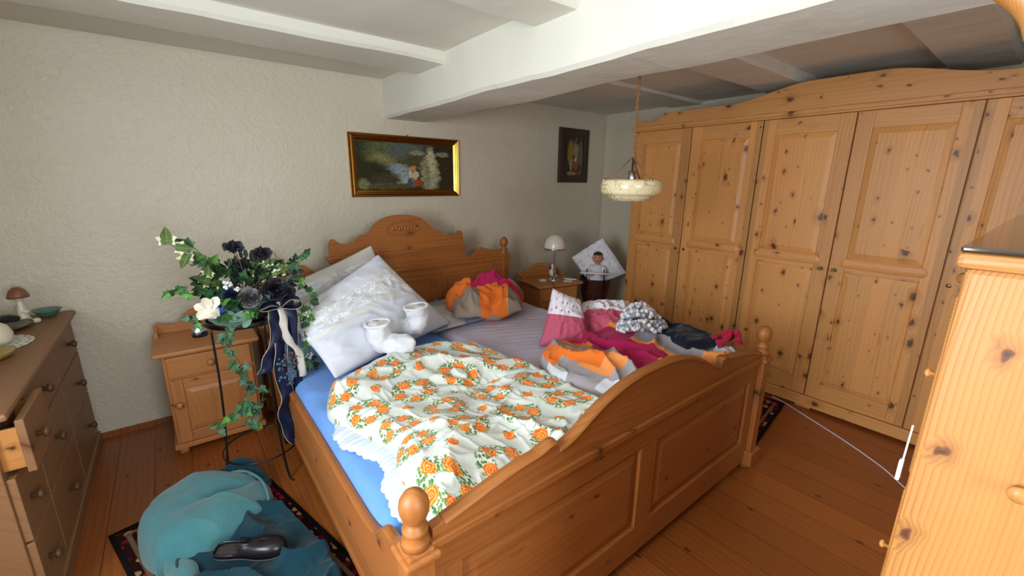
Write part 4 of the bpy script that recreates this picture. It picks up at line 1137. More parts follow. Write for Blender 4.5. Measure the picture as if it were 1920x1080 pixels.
for k in range(96): bm.faces.new((c0, rr[k], rr[(k+1) % 96]))
o = build('doily', bm, M['crochet'], loc=(-.74, 2.87, DH), label='white crocheted doily on the dresser under the white vase', cat='doily'); s = o.modifiers.new('s', 'SOLIDIFY'); s.thickness = .002; s.offset = 1
bm = B(); lathe(bm, [(.045, 0), (.062, .02), (.066, .05), (.052, .085), (.034, .10), (.032, .115), (.040, .125), (.040, .15), (.028, .17), (.001, .18)], -.705, 2.86, DH+.006, 28)
build('lidded_jar', bm, M['cream'], smooth=True, label='cream lidded ceramic jar standing on the white doily', cat='jar')
bm = B(); lathe(bm, [(.05, 0), (.085, .008), (.10, .030), (.095, .030), (.07, .012), (.001, .010)], -.70, 2.66, DH, 28)
build('yellow_dish', bm, M['amber'], smooth=True, label='yellow glass dish in front of the doily on the dresser', cat='dish')
bm = B(); lathe(bm, [(.03, 0), (.045, .02), (.04, .05), (.02, .06), (.001, .062)], -.66, 2.40, DH, 24)
build('teal_pot', bm, M['teal'], smooth=True, label='small dark teal pot near the front left edge of the dresser', cat='pot')

# ------------------------------------------------------------------ tall pine chest close to the camera, right
nc = empty('tall_chest', (.60, .052, 0), label='tall pale pine chest right in the foreground with a dark glass top', cat='chest')
CZ = 1.5415
bm = B(); box(bm, .006, .80, -.50, -.006, .04, CZ-.018, 0); build('side_panel', bm, [M['nearZ']], nc, bevel=.006)
bm = B(); box(bm, -.001, .82, -.52, .001, CZ-.019, CZ-.003); build('top', bm, M['nearY'], nc, bevel=.005)
g = G('dark_glass_top', .08, .7); g.set('Coat Weight', .4)
M['dkglass'] = g.out(g.mix(g.noise(g.obj(), 4, 2), C(66, 50, 36), C(44, 34, 26)))
bm = B(); box(bm, .0, .81, -.51, .0, CZ-.003, CZ+.003); build('glass_sheet', bm, M['dkglass'], nc, bevel=.002)
bm = B()
for i in range(6):
    z0 = .10+i*.235; box(bm, .03, .77, -.010, -.003, z0, z0+.215)
dn = build('drawer_fronts', bm, M['nearX'], nc, bevel=.004)
for i in range(6):
    z = .10+i*.235+.12
    for xx in (.05, .62):
        bm = B(); lathe(bm, [(.0022, -.003), (.0022, .001), (.0050, .0028), (.0052, .005), (.002, .0068), (.0005, .007)], xx, 0, z, 14, 'Y'); build('knob', bm, M['nearZ'], dn, smooth=True)
bm = B(); lathe(bm, [(.006, .006), (.006, .0), (.0085, -.002), (.0080, -.005), (.001, -.006)], 0, -.082, 1.315, 18, 'X'); build('wooden_peg', bm, M['nearZ'], nc, smooth=True)
# carved arm of the stand on top, entering the picture at the top right
M['arm'] = M['nearZ']
ra = empty('carved_pine_arm', (1.0, -.06, CZ+.003), label='flared end of a curved pale pine arm in the top right corner', cat='ornament')
bm = B()
pts = catmull([(0, .196, .362), (0, .178, .345), (0, .155, .322), (0, .135, .295), (0, .115, .25), (0, .08, .20), (0, .03, .14), (0, 0, .06), (0, 0, .003)], 8)
n = len(pts)
loft(bm, pts, [((.022+.020*math.exp(-i/5.0)), .018) for i in range(n)], 16)
build('arm', bm, M['arm'], ra, smooth=True)
bm = B(); lathe(bm, [(.04, 0), (.04, .010), (.03, .016)], 0, 0, 0, 24); build('foot', bm, M['arm'], ra)
M['plastic'] = plain('white_plastic', C(226, 224, 232), .35)
bm = B(); box(bm, .601, .609, .0525, .0560, 1.278, 1.302); loft(bm, [(.606, .0535, 1.302), (.608, .0530, 1.345)], .001, 6)
build('cable_switch', bm, M['plastic'], bevel=.003, label='white inline cable switch hanging on the front of the tall foreground chest', cat='switch')
# white cable on the floor
bm = B(); loft(bm, catmull([(3.47, 1.10, .004), (3.43, .985, .004), (3.33, .80, .004), (3.21, .58, .004), (3.08, .38, .004), (2.98, .27, .004), (2.72, .05, .004), (2.3, -.2, .004), (1.2, .10, .004)], 10), .0038, 8)
build('white_cable', bm, M['plastic'], smooth=True, label='thin white cable running across the floor boards from under the wardrobe', cat='cable')

# ------------------------------------------------------------------ rugs
def rug_mat(name, seed):
    g = G(name, .95, .1); u, v, _ = g.sep(g.uv())    # uv in metres
    uvv = g.vadd(g.uv(), g.noise(g.uv(), 25, 2, out=1), .015)
    vo = g.voro(uvv, 24, 'F1', '2D', .8); c = g.sep(vo.outputs['Color'])
    col = g.ramp(c[0], [(0, C(110, 22, 26)), (.34, C(30, 16, 20)), (.5, C(140, 30, 34)), (.60, C(176, 146, 104)), (.78, C(60, 20, 24)), (.86, C(160, 124, 88))], 'CONSTANT')
    ln = g.ss(vo.outputs['Distance'], .34, .44); col = g.mix(ln, col, C(42, 14, 16))
    return g, u, v, col
def rug(name, corners, label, seed):
    P = [Vector((a, b, 0)) for a, b in corners]
    W, L = (P[1]-P[0]).length, (P[3]-P[0]).length
    g, u, v, col = rug_mat('oriental_wool_%s' % ('runner' if seed else 'mat'), seed)
    e = g.mn(g.mn(u, g.sub(W, u)), g.mn(v, g.sub(L, v)))
    col = g.mix(g.mul(g.ss(e, .045, .05, 0, 1), g.ss(e, .062, .067, 1, 0)), col, C(120, 94, 70))
    col = g.mix(g.ss(e, .018, .022, 1, 0), col, C(22, 18, 20))
    field = g.ss(e, .12, .125); n2 = g.voro(g.uv(), 10, 'F1', '2D', .6)
    fcol = g.mix(g.ss(g.m_('ABSOLUTE', g.sub(n2.outputs['Distance'], .33)), .02, .05, .85, 0), C(112, 24, 28), C(180, 140, 100))
    col = g.mix(g.mul(field, .75), col, fcol)
    g.bump(g.noise(g.uv(), 500, 1), .4, .003)
    m = g.out(col)
    bm = B(); uvl = bm.loops.layers.uv.new('UVMap'); n = 24; T = []
    for j in range(n+1):
        T.append([bm.verts.new(bil(*P, i/n, j/n)+Vector((0, 0, .010+.002*mnoise.noise(Vector((i*.4, j*.4, seed)))))) for i in range(n+1)])
    for j in range(n):
        for i in range(n):
            f = bm.faces.new((T[j][i], T[j][i+1], T[j+1][i+1], T[j+1][i]))
            for lp, (a, b) in zip(f.loops, ((i, j), (i+1, j), (i+1, j+1), (i, j+1))): lp[uvl].uv = (a/n*W, b/n*L)
    o = build(name, bm, m, smooth=True, label=label, cat='rug'); s = o.modifiers.new('s', 'SOLIDIFY'); s.thickness = .009; s.offset = -1
    return o
rug('oriental_rug', [(-.14, 1.28), (.46, 1.42), (.19, 2.54), (-.43, 2.40)], 'dark red oriental rug under the teal blanket left of the bed', 1)
rug('oriental_rug', [(2.52, .87), (3.40, .985), (3.26, 2.35), (2.38, 2.25)], 'dark red oriental rug between the bed and the wardrobe', 0)

# ------------------------------------------------------------------ teal blanket heap
g = G('teal_fleece', .95, .1); g.set('Sheen Weight', .35)
g.bump(g.add(g.noise(g.obj(), 160, 2), g.noise(g.obj(), 18, 3)), .35, .008)
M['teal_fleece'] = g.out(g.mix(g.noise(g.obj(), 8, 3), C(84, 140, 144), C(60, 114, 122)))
M['teal_dark'] = fabric('teal_fleece_dark', C(18, 62, 74), C(12, 46, 60), fold=.6, bump=.35)  # darker copy of the fleece for the lower and back folds
bl = empty('teal_blanket', (0, 2.0, 0), label='heaped teal fleece blanket lying on the rug beside the bed', cat='blanket')
def lower_h(x, y, u, v):
    h = .045+.03*mnoise.noise(Vector((x*4, y*4, 1)))+creases(x*1.2+y*.8, y*.8-x*.6, 3.6, 61, .055, 2)+creases(x, y, 9, 71, .008, 2.5)
    h -= .03*math.exp(-(((x-.07)/.14)**2+((y-1.81)/.08)**2))
    return max(.018, h)
f_ = [[(-.14, 1.42), (.05, 1.33), (.22, 1.34), (.34, 1.40)], [(.34, 1.40), (.335, 1.55), (.33, 1.72), (.255, 1.95)], [(-.20, 2.10), (-.02, 2.22), (.14, 2.22), (.255, 1.95)], [(-.14, 1.42), (-.16, 1.6), (-.19, 1.85), (-.20, 2.10)]]
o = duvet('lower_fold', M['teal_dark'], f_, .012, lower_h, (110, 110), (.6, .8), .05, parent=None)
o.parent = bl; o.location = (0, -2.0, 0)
def upper_h(x, y, u, v):
    h = .15+.04*mnoise.noise(Vector((x*3, y*3, 4)))
    h *= 1-.35*sstep(.55, 1, u)
    h -= .05*math.exp(-(((y-2.18-.5*(x+.1))/.035)**2))*math.exp(-(((x-.03)/.12)**2))
    h += creases(x*1.1, y*1.3, 3, 81, .010, 2.5)+.004*mnoise.noise(Vector((x*14, y*14, 4)))
    return max(.02, h)
f2 = [[(-.25, 1.985), (-.12, 1.93), (.02, 1.98), (.155, 2.07)], [(.155, 2.07), (.20, 2.14), (.21, 2.24), (.19, 2.34)], [(-.31, 2.16), (-.24, 2.44), (-.06, 2.52), (.19, 2.34)], [(-.25, 1.985), (-.28, 2.04), (-.30, 2.10), (-.31, 2.16)]]
o = duvet('upper_fold', M['teal_fleece'], f2, .02, upper_h, (100, 100), (.55, .6), .17, parent=None)
o.parent = bl; o.location = (0, -2.0, 0)
bm = B()   # rolled hem along the right edge, and a loop of binding
loft(bm, catmull([(.06, 2.40, .12), (.12, 2.36, .12), (.165, 2.26, .12), (.18, 2.17, .11), (.175, 2.09, .08), (.13, 2.04, .05)], 8), .006, 8)
loft(bm, catmull([(.12, 1.96, .05), (.06, 1.93, .055), (.045, 1.90, .06), (.08, 1.88, .058), (.10, 1.885, .055)], 8), .006, 8)
o = build('hem', bm, M['teal_fleece'], bl, smooth=True); o.location = (0, -2.0, 0)
bm = B()
pts = catmull([(.03, 2.44, .10), (.09, 2.46, .12), (.14, 2.43, .11), (.17, 2.36, .08), (.19, 2.28, .05)], 8)
loft(bm, pts, [(.034, .030)]*len(pts), 14)
for v in bm.verts: v.co += mnoise.noise_vector(v.co*14)*.014
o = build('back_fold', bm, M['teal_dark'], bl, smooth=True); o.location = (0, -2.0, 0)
bm = B()
for pp in ([(-.2, 1.84, .03), (-.08, 1.72, .05), (.0, 1.58, .05), (.10, 1.44, .045)], [(-.20, 2.02, .04), (-.17, 1.90, .07), (-.15, 1.76, .07), (-.13, 1.6, .05)]):
    pts = catmull(pp, 8); n = len(pts); loft(bm, pts, [(.03+.022*math.sin(PI*i/(n-1)), .028+.014*math.sin(PI*i/(n-1))) for i in range(n)], 14)
for v in bm.verts: v.co += mnoise.noise_vector(v.co*12)*.014
o = build('front_fold', bm, M['teal_fleece'], bl, smooth=True); o.location = (0, -2.0, 0)
# black slipper
M['leather'] = plain('black_leather', C(26, 24, 28), .28)
M['sole'] = plain('grey_sole', C(96, 92, 86), .6)
sl = empty('black_slipper', (.065, 1.80, .095), math.radians(-33), label='black leather slipper lying on the dark folds of the teal blanket', cat='slipper'); sl.rotation_euler = (.05, .02, math.radians(-33)); sl.scale = (1.08, 1.08, 1.08)
def foot_outline(n=40):
    P = [(-.125, 0), (-.118, .026), (-.08, .032), (-.02, .030), (.04, .040), (.09, .038), (.122, .022), (.132, 0), (.122, -.024), (.09, -.040), (.04, -.042), (-.02, -.033), (-.08, -.033), (-.118, -.026)]
    L = catmull([(a, b, 0) for a, b in P+[P[0]]], 4); return [(p.x, p.y) for p in L[:-1]]
ol = foot_outline()
bm = B(); prism(bm, ol, 'XY', 0, .014); build('sole', bm, M['sole'], sl, bevel=.004, smooth=False)
bm = B()
inner = [(x*.90, y*.86) for x, y in ol]; n = len(ol)
lv = []
for k, (h, s) in enumerate(((.010, 1.0), (.028, 1.0), (.045, .88), (.054, .62), (.058, .28), (.059, .02))):
    lv.append([bm.verts.new((.055+(x-.055)*s, y*s, h+(0.0))) for x, y in ol])
for a, b in zip(lv, lv[1:]):
    for i in range(n):
        q = (a[i], a[(i+1) % n], b[(i+1) % n], b[i])
        if min(v.co.x for v in q) > -.045 or max(v.co.z for v in q) < .030: bm.faces.new(q)
bmesh.ops.delete(bm, geom=[v for v in bm.verts if not v.link_faces], context='VERTS')
o = build('upper', bm, M['leather'], sl, smooth=True); s = o.modifiers.new('s', 'SOLIDIFY'); s.thickness = .003; s.offset = 0
bm = B(); prism(bm, [(x*.93, y*.9) for x, y in ol], 'XY', .013, .018); build('insole', bm, plain('taupe_insole', C(58, 52, 50), .5), sl)

# ------------------------------------------------------------------ flower stand
SX, SY, SZ = .225, 2.53, .895
fs = empty('flower_stand', (SX, SY, 0), label='tall black wire plant stand with a round tray between nightstand and bed', cat='plant stand')
bm = B(); pts = [(.165*math.cos(2*PI*k/48), .165*math.sin(2*PI*k/48), SZ) for k in range(48)]
loft(bm, pts, [(.004, .014)]*48, 10, closed=True)
lathe(bm, [(.165, -.008), (.165, -.005), (.001, -.005), (.001, -.008)][:3], 0, 0, SZ, 48, cap=False)
build('tray', bm, M['black'], fs, smooth=True)
legA = [math.radians(a) for a in (-158, -66, 50)]
for a in legA:
    bm = B(); ca, sa = math.cos(a), math.sin(a)
    loft(bm, catmull([(.160*ca, .160*sa, SZ), (.160*ca, .160*sa, .55), (.180*ca, .180*sa, .20), (.215*ca, .215*sa, .012), (.245*ca, .245*sa, .005)], 6), .0055, 10)
    build('leg', bm, M['black'], fs, smooth=True)
bm = B(); loft(bm, [(.186*math.cos(2*PI*k/48), .186*math.sin(2*PI*k/48), .150) for k in range(48)], .004, 8, closed=True)
build('hoop', bm, M['black'], fs, smooth=True)

# ------------------------------------------------------------------ artificial flower arrangement
fa = empty('flower_arrangement', (SX, SY, SZ+.012), label='artificial arrangement of ivy, near-black roses and a navy ribbon on the wire stand', cat='flowers')
o3 = Vector((SX, SY, SZ+.012))
def fb_(name, bm, m, parent=None, **k):
    bm.transform(Matrix.Translation(-o3)); return build(name, bm, m, parent or fa, **k)
def leafmat(name, a, b, edge=None):
    g = G(name, .5, .4)
    u, v, _ = g.sep(g.uv())
    c = g.mix(g.noise(g.obj(), 22, 2), C(*a), C(*b))
    vein = g.ss(g.m_('ABSOLUTE', g.sub(u, .5)), .0, .03, 1, 0); c = g.mix(g.mul(vein, .4), c, C(170, 186, 130))
    if edge:
        n = g.noise(g.uv(), 4, 2); d = g.add(g.m_('ABSOLUTE', g.sub(u, .5)), g.mul(n, .22)); c = g.mix(g.ss(d, .36, .42), c, C(*edge))
    return g.out(c)
LM = [leafmat('ivy_green', (62, 104, 60), (38, 76, 50)), leafmat('ivy_dark', (36, 62, 48), (26, 46, 36)), leafmat('ivy_variegated', (92, 112, 58), (64, 88, 44), (206, 204, 160)), leafmat('ivy_bright', (96, 150, 62), (70, 122, 50)), leafmat('ivy_bluish', (74, 118, 100), (56, 92, 80))]
IVY = [(0, 0), (.16, -.10), (.40, -.16), (.36, .06), (.52, .30), (.30, .38), (.20, .62), (0, 1.0)]
def leaf(bm, p, d, nrm, s, mi=0, shape=IVY):
    d = d.normalized(); sd = d.cross(nrm)
    if sd.length < .01: sd = d.cross(Vector((.3, .5, .8)))
    sd.normalize(); nn = sd.cross(d)
    uvl = bm.loops.layers.uv.verify()
    mid = [bm.verts.new(p+d*(t*s)+nn*(-.10*s*math.sin(t*PI)-.12*s*t*t)) for _, t in shape]
    for sg in (-1, 1):
        out = [None]+[bm.verts.new(p+sd*(sg*a*s)+d*(b*s)+nn*(.10*s*a/.5-.12*s*b*b)) for a, b in shape[1:-1]]+[None]
        n = len(shape)
        for i in range(n-1):
            q = [mid[i], mid[i+1]]; uvs_ = [(.5, shape[i][1]), (.5, shape[i+1][1])]
            if out[i+1]: q.append(out[i+1]); uvs_.append((.5+sg*shape[i+1][0], shape[i+1][1]))
            if out[i]: q.append(out[i]); uvs_.append((.5+sg*shape[i][0], shape[i][1]))
            if len(q) >= 3:
                try: f = bm.faces.new(q)
                except ValueError: continue
                f.material_index = mi
                for lp, uvq in zip(f.loops, uvs_): lp[uvl].uv = uvq
M['stem'] = plain('brown_stem', C(92, 76, 50), .6)
rnd = random.Random(11)
def vine(pts, nleaf, size, mats, name='ivy_vine', spread=.02, hang=.5, shape=IVY, face=Vector((-.3, -1, .25))):
    P = catmull(pts, 8); bm = B(); loft(bm, P, .0016, 5, mi=0)
    for k in range(nleaf):
        t = (k+.5)/nleaf*(len(P)-1); i = int(t); p = P[i].lerp(P[min(i+1, len(P)-1)], t-i)
        off = Vector((rnd.uniform(-1, 1), rnd.uniform(-1, .4), rnd.uniform(-.6, .6)))
        d = (off+Vector((0, 0, -hang))); q = p+off*spread
        loft(bm, [p, q], .0009, 4)
        leaf(bm, q, d, (face+Vector((rnd.uniform(-.6, .6), rnd.uniform(-.3, .3), rnd.uniform(-.5, .5)))).normalized(), size*rnd.uniform(.7, 1.25), 1+rnd.choice(mats), shape)
    return fb_(name, bm, [M['stem']]+LM)
# trailing vines, left front
vine([(.16, 2.40, .93), (.12, 2.35, .84), (.16, 2.34, .74), (.19, 2.34, .64), (.17, 2.35, .54), (.18, 2.35, .46)], 30, .040, (0, 4, 1, 0))
vine([(.18, 2.36, .62), (.22, 2.36, .57), (.245, 2.36, .53), (.22, 2.36, .46), (.16, 2.36, .43)], 14, .036, (0, 1, 4))
vine([(.17, 2.35, .50), (.12, 2.34, .46), (.08, 2.34, .44), (.03, 2.34, .41)], 9, .038, (0, 4, 3))
vine([(.16, 2.34, .46), (.18, 2.33, .42), (.16, 2.33, .37)], 9, .040, (0, 4, 3))
# right trailing garland
vine([(.47, 2.42, 1.12), (.53, 2.42, 1.02), (.52, 2.42, .90), (.49, 2.42, .78), (.50, 2.42, .66), (.50, 2.42, .56)], 34, .036, (0, 1, 3))
vine([(.44, 2.42, .98), (.49, 2.41, .88), (.50, 2.41, .74)], 18, .034, (0, 3, 1))
# upper left sprays
vine([(.16, 2.45, 1.14), (.08, 2.41, 1.22), (.0, 2.39, 1.30), (-.035, 2.38, 1.325)], 5, .062, (2, 0, 2), spread=.012, hang=-.1)
vine([(.16, 2.45, 1.14), (.10, 2.41, 1.24), (.05, 2.40, 1.31)], 4, .062, (0, 0, 3), spread=.012, hang=-.4)
vine([(.18, 2.45, 1.14), (.13, 2.42, 1.20), (.09, 2.41, 1.22), (.04, 2.40, 1.21)], 6, .056, (0, 2), spread=.015, hang=.0)
vine([(.14, 2.42, 1.05), (.05, 2.39, 1.08), (-.02, 2.37, 1.10), (-.045, 2.37, 1.12)], 12, .040, (3, 3, 0), spread=.02, hang=.1)
vine([(.10, 2.40, 1.02), (.04, 2.37, 1.0), (.01, 2.36, .96)], 16, .036, (4, 3, 0), spread=.03)
# right upper spray
vine([(.38, 2.46, 1.10), (.44, 2.44, 1.17), (.49, 2.42, 1.20), (.525, 2.41, 1.22)], 9, .040, (1, 1, 0), spread=.015, hang=-.4)
# body of foliage
LANCE = [(0, 0), (.13, .2), (.2, .45), (.14, .75), (0, 1)]
for name, cen, rx, rz, cnt, sz, mats, shp in (('ivy_foliage', (.14, 2.42, 1.10), .11, .09, 64, .052, (0, 2, 1, 0), IVY), ('ivy_foliage', (.22, 2.38, 1.00), .14, .055, 70, .047, (0, 4, 3), IVY), ('ivy_foliage', (.36, 2.44, 1.12), .13, .08, 70, .045, (1, 2, 0), IVY), ('dark_foliage', (.25, 2.48, 1.14), .12, .07, 60, .055, (1, 1), LANCE)):
    bm = B()
    for k in range(cnt):
        a = rnd.uniform(0, 2*PI); r = math.sqrt(rnd.random()); p = Vector((cen[0]+rx*r*math.cos(a), cen[1]+rnd.uniform(-.05, .06), cen[2]+rz*r*math.sin(a)))
        d = (p-Vector((SX+.02, SY, 1.02))).normalized()+Vector((rnd.uniform(-.6, .6), rnd.uniform(-.6, .2), rnd.uniform(-.5, .5)))
        leaf(bm, p, d, Vector((rnd.uniform(-.5, .5), -1, rnd.uniform(-.2, .8))).normalized(), sz*rnd.uniform(.7, 1.3), 1+rnd.choice(mats), shp)
        if k % 3 == 0: loft(bm, [Vector((SX, SY, .99)), p.lerp(Vector((SX, SY, .99)), .5)+Vector((0, 0, .01)), p], .0012, 4)
    fb_(name, bm, [M['stem']]+LM)
bm = B()   # one big pale sage leaf over the tray edge
for (p, d, s) in (((.06, 2.36, .985), (1, -.1, -.38), .17), ((.24, 2.34, .97), (-.8, 0, -.25), .10), ((.20, 2.33, .90), (.5, 0, .7), .07)):
    leaf(bm, Vector(p), Vector(d), Vector((0, -1, .6)), s, 0, [(0, 0), (.16, .12), (.25, .35), (.22, .6), (.12, .85), (0, 1)])
fb_('sage_leaf', bm, leafmat('sage_green', (112, 140, 122), (92, 122, 106)))
# roses
def petal_rose(name, c, r, mat, axis=(0, -.5, .9), n=4, seed=0):
    bm = B(); ax = Vector(axis).normalized(); c = Vector(c)
    s1 = ax.cross(Vector((1, .2, 0))).normalized(); s2 = ax.cross(s1); rr = random.Random(seed)
    for layer in range(n):
        rad = r*(.20+.72*layer/(n-1)); cnt = 3+layer*1; hgt = r*(1.35-.45*layer/(n-1)); op = .1+.6*(layer/(n-1))**2
        for k in range(cnt):
            a0 = 2*PI*k/cnt+layer*.7+rr.uniform(-.1, .1); wdt = 2*PI/cnt*.72; grid = []; jh = rr.uniform(.72, 1.2); jr = rr.uniform(.82, 1.12)
            for j in range(6):
                t = j/5; row = []
                for i in range(7):
                    w = (i/6-.5)*2; a = a0+w*wdt*(.55+.45*math.sin(min(1, t*1.3)*PI/2))
                    q = jr*rad*(.25+.75*t**.7)*(1+op*.25*t*t); hh = jh*hgt*(t**.8)*(1-.42*w*w*t)-op*r*.28*t*t*t+.05*r*math.sin(w*5+k)*t
                    row.append(bm.verts.new(c+(s1*math.cos(a)+s2*math.sin(a))*q+ax*(hh-r*.3)))
                grid.append(row)
            for j in range(5):
                for i in range(6): bm.faces.new((grid[j][i], grid[j][i+1], grid[j+1][i+1], grid[j+1][i]))
    blob(bm, c-ax*r*.25, (r*.28, r*.28, r*.28), 10, 6)
    return fb_(name, bm, mat, smooth=True)
M['blackrose'] = plain('near_black_petal', C(48, 44, 54), .45)
M['bluerose'] = plain('midnight_petal', C(28, 34, 62), .5)
M['greyrose'] = plain('grey_brown_petal', C(96, 90, 92), .5)
def rose(c, r, mat, seed, stem_to=None, **k):
    o = petal_rose('rose', c, r, mat, seed=seed, **k)
    if stem_to:
        bm = B(); loft(bm, catmull([c, (Vector(c)+Vector(stem_to))/2+Vector((.006, 0, 0)), stem_to], 6), .0022, 6); fb_('stem', bm, M['stem'], o)
    return o
rose((.215, 2.40, 1.275), .040, M['blackrose'], 1, (.245, 2.44, 1.10))
rose((.325, 2.40, 1.235), .042, M['blackrose'], 2, (.305, 2.45, 1.08))
rose((.36, 2.38, 1.045), .072, M['blackrose'], 3, axis=(.2, -.9, .4), n=5)
rose((.405, 2.37, 1.03), .05, M['blackrose'], 8, axis=(.5, -.8, .2))
rose((.245, 2.35, 1.035), .052, M['greyrose'], 4, axis=(0, -.85, .5), n=5)
rose((.18, 2.38, 1.05), .045, M['bluerose'], 5, axis=(-.2, -.8, .5))
rose((.26, 2.47, 1.15), .07, M['blackrose'], 6, axis=(0, -.5, .8))
rose((.30, 2.36, 1.02), .042, M['bluerose'], 7, axis=(.1, -.9, .3))
# cream fabric flower with a blue petal
M['satin'] = plain('cream_satin', C(226, 218, 198), .4); M['bluesatin'] = plain('blue_satin', C(36, 62, 150), .35)
bm = B()
quad = [((.045, 2.335, .985), (.115, 2.33, .975), (.12, 2.345, 1.03), (.05, 2.345, 1.02)), ((.05, 2.34, 1.01), (.115, 2.34, 1.0), (.12, 2.36, 1.055), (.055, 2.355, 1.05)), ((.03, 2.325, .975), (.10, 2.32, .970), (.11, 2.34, 1.0), (.045, 2.34, 1.0))]
for Q in quad:
    T = [[bm.verts.new(bil(*Q, i/8, j/8)+Vector((0, -.022*math.sin(PI*i/8)*math.sin(PI*j/8)-.004*math.sin(i*1.3+j), 0))) for i in range(9)] for j in range(9)]
    for j in range(8):
        for i in range(8): bm.faces.new((T[j][i], T[j][i+1], T[j+1][i+1], T[j+1][i]))
for d in ((-.8, 0, .3), (-.3, -.3, .8), (.4, -.2, .7), (-.7, -.3, -.3)): leaf(bm, Vector((.085, 2.335, 1.015)), Vector(d), Vector((0, -1, .3)), .065, 0, [(0, 0), (.25, .25), (.36, .6), (.2, .9), (0, 1)])
fb_('cream_flower', bm, M['satin'], smooth=True)
bm = B(); leaf(bm, Vector((.118, 2.34, .985)), Vector((.45, 0, .75)), Vector((0, -1, .2)), .06, 0, LANCE); leaf(bm, Vector((.118, 2.34, .985)), Vector((.15, -.1, .9)), Vector((0, -1, .2)), .06, 0, LANCE); fb_('blue_petal', bm, M['bluesatin'])
# little white blossoms
M['blossom'] = plain('white_blossom', C(232, 232, 226), .6)
def cluster(c, R_, n, r, mat, name, seed):
    bm = B(); rr = random.Random(seed)
    for k in range(n):
        d = Vector((rr.gauss(0, 1), rr.gauss(0, .7)-.5, rr.gauss(0, 1))).normalized()*R_*rr.uniform(.5, 1)
        p = Vector(c)+d
        for q in range(4): a = q*PI/2+k; blob(bm, p+Vector((math.cos(a)*r*.7, -.002, math.sin(a)*r*.7)), (r*.6, r*.35, r*.6), 6, 4)
    return fb_(name, bm, mat, smooth=True)
for i, (c, R_, n) in enumerate([((.165, 2.37, 1.115), .022, 14), ((.20, 2.36, 1.085), .012, 7), ((.50, 2.40, .90), .02, 12), ((.455, 2.40, .87), .018, 10), ((.475, 2.40, .77), .02, 12), ((.51, 2.40, .73), .022, 14), ((.49, 2.40, .66), .018, 9), ((.10, 2.37, 1.02), .016, 8), ((.375, 2.42, 1.14), .016, 7)]):
    cluster(c, R_, n, .006, M['blossom'], 'blossom_cluster', i)
M['foil'] = metal('silver_foil', C(200, 216, 220), .3)
bm = B(); blob(bm, (.03, 2.345, .925), (.030, .026, .026), 14, 10, jit=.012); fb_('silver_bauble', bm, M['foil'])
bm = B(); lathe(bm, [(.03, 0), (.034, .012), (.02, .02)], .03, 2.345, .893, 14); fb_('bauble_cup', bm, M['black'])
# thin wiry tendril
bm = B(); loft(bm, catmull([(.36, 2.42, 1.24), (.385, 2.42, 1.235), (.395, 2.42, 1.21), (.415, 2.42, 1.20), (.42, 2.42, 1.17), (.42, 2.42, 1.10)], 5), .0013, 4); loft(bm, catmull([(.475, 2.41, 1.14), (.48, 2.41, 1.20), (.515, 2.41, 1.21), (.54, 2.40, 1.225)], 5), .0015, 4); fb_('wire_tendril', bm, M['stem'])
# base block under the foliage
bm = B(); lathe(bm, [(.10, 0), (.12, .03), (.10, .07), (.001, .085)], SX+.01, SY-.02, SZ+.010, 20); fb_('moss_base', bm, plain('dark_moss', C(30, 34, 26), .9), smooth=True)
# ribbon
g = G('navy_satin', .4, .3)
u, v, _ = g.sep(g.uv()); e = g.mn(u, g.sub(1.0, u))
M['ribbon'] = g.out(g.mix(g.ss(e, .03, .05, 1, 0), g.mix(g.noise(g.obj(), 20, 1), C(24, 30, 62), C(14, 18, 40)), C(196, 176, 130)))
g = G('pale_organza', .5, .4); M['organza'] = g.out(g.mix(g.noise(g.obj(), 14, 1), C(206, 200, 190), C(182, 172, 158)))
def ribbon(pts, width, mat, name='ribbon', tw=0.0, ph=0.0, wave=.3):
    P = catmull(pts, 10); n = len(P); bm = B(); uvl = bm.loops.layers.uv.new('UVMap'); rows = []
    for i, p in enumerate(P):
        a = ph+wave*math.sin(i*.22)+tw*i/n
        s = Vector((math.cos(a), math.sin(a), .15*math.sin(i*.3))).normalized()
        rows.append([bm.verts.new(p+s*width*(w-.5)+Vector((0, -.006*math.sin(PI*w), 0))) for w in (0, .25, .5, .75, 1)])
    for i in range(n-1):
        for j in range(4):
            f = bm.faces.new((rows[i][j], rows[i][j+1], rows[i+1][j+1], rows[i+1][j]))
            for lp, (a, b) in zip(f.loops, ((j, i), (j+1, i), (j+1, i+1), (j, i+1))): lp[uvl].uv = (a/4, b/n)
    o = fb_(name, bm, mat, smooth=True); s = o.modifiers.new('s', 'SOLIDIFY'); s.thickness = .0012; return o
ribbon([(.345, 2.36, .99), (.335, 2.33, .93), (.34, 2.33, .86), (.325, 2.33, .79), (.29, 2.33, .73), (.275, 2.33, .67), (.255, 2.33, .645)], .060, M['ribbon'], ph=.1)
ribbon([(.40, 2.36, .99), (.415, 2.33, .93), (.41, 2.33, .86), (.405, 2.33, .78), (.40, 2.33, .70)], .056, M['ribbon'], ph=-.2)
ribbon([(.355, 2.34, .82), (.34, 2.33, .72), (.335, 2.33, .60), (.35, 2.33, .50), (.325, 2.33, .42), (.335, 2.33, .32), (.345, 2.33, .25), (.37, 2.33, .215)], .066, M['ribbon'], ph=.1, wave=.55)
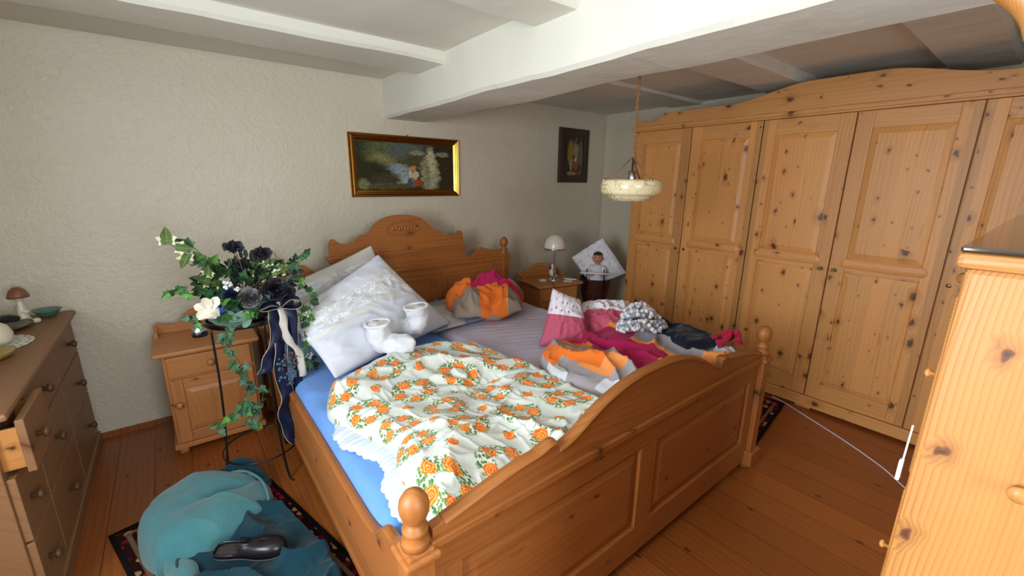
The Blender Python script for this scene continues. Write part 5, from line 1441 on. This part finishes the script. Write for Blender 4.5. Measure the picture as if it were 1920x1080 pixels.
ribbon([(.41, 2.34, .72), (.415, 2.34, .60), (.40, 2.34, .50), (.415, 2.34, .42), (.38, 2.34, .35), (.375, 2.34, .29), (.40, 2.33, .235), (.385, 2.33, .20)], .050, M['ribbon'], ph=-.2, wave=.7)
ribbon([(.365, 2.35, 1.0), (.375, 2.32, .93), (.37, 2.32, .86), (.39, 2.32, .79), (.425, 2.32, .73), (.43, 2.32, .66), (.435, 2.32, .585)], .040, M['organza'], wave=.5)
for s, pts in ((-1, [(.365, 2.33, .985), (.33, 2.31, 1.005), (.29, 2.31, .995), (.275, 2.32, .985), (.30, 2.33, .975), (.36, 2.33, .98)]), (1, [(.37, 2.33, .985), (.41, 2.31, 1.02), (.455, 2.31, 1.01), (.46, 2.32, .975), (.42, 2.33, .965), (.37, 2.33, .98)])):
    P = catmull(pts, 8); bm = B(); uvl = bm.loops.layers.uv.new('UVMap'); rows = [[bm.verts.new(p+Vector((0, (w-.5)*.045, (w-.5)*.012))) for w in (0, .5, 1)] for p in P]
    for i in range(len(P)-1):
        for j in range(2):
            f = bm.faces.new((rows[i][j], rows[i][j+1], rows[i+1][j+1], rows[i+1][j]))
            for lp, (a, b) in zip(f.loops, ((j, i), (j+1, i), (j+1, i+1), (j, i+1))): lp[uvl].uv = (a/2, b/9)
    o = fb_('bow_loop', bm, M['ribbon'], smooth=True); sm = o.modifiers.new('s', 'SOLIDIFY'); sm.thickness = .0012
M['berry'] = plain('blue_berry', C(64, 84, 96), .4)
bm = B(); rr = random.Random(5)
for k in range(34):
    p = Vector((.355+rr.uniform(-.035, .045), 2.31+rr.uniform(-.01, .02), .655+rr.uniform(-.085, .055)-.02*rr.random())); blob(bm, p, rr.uniform(.006, .010), 10, 8)
fb_('berry_cluster', bm, M['berry'], smooth=True)
bm = B()
for k in range(26):
    p = Vector((.385+rr.uniform(-.05, .05), 2.315+rr.uniform(-.01, .02), .68+rr.uniform(-.06, .05))); blob(bm, p, rr.uniform(.004, .007), 6, 5, jit=.002)
    loft(bm, [p, Vector((.375, 2.33, .74))], .0012, 4)
fb_('dried_sprig', bm, plain('mauve_dried_sprig', C(104, 84, 86), .8), smooth=True)
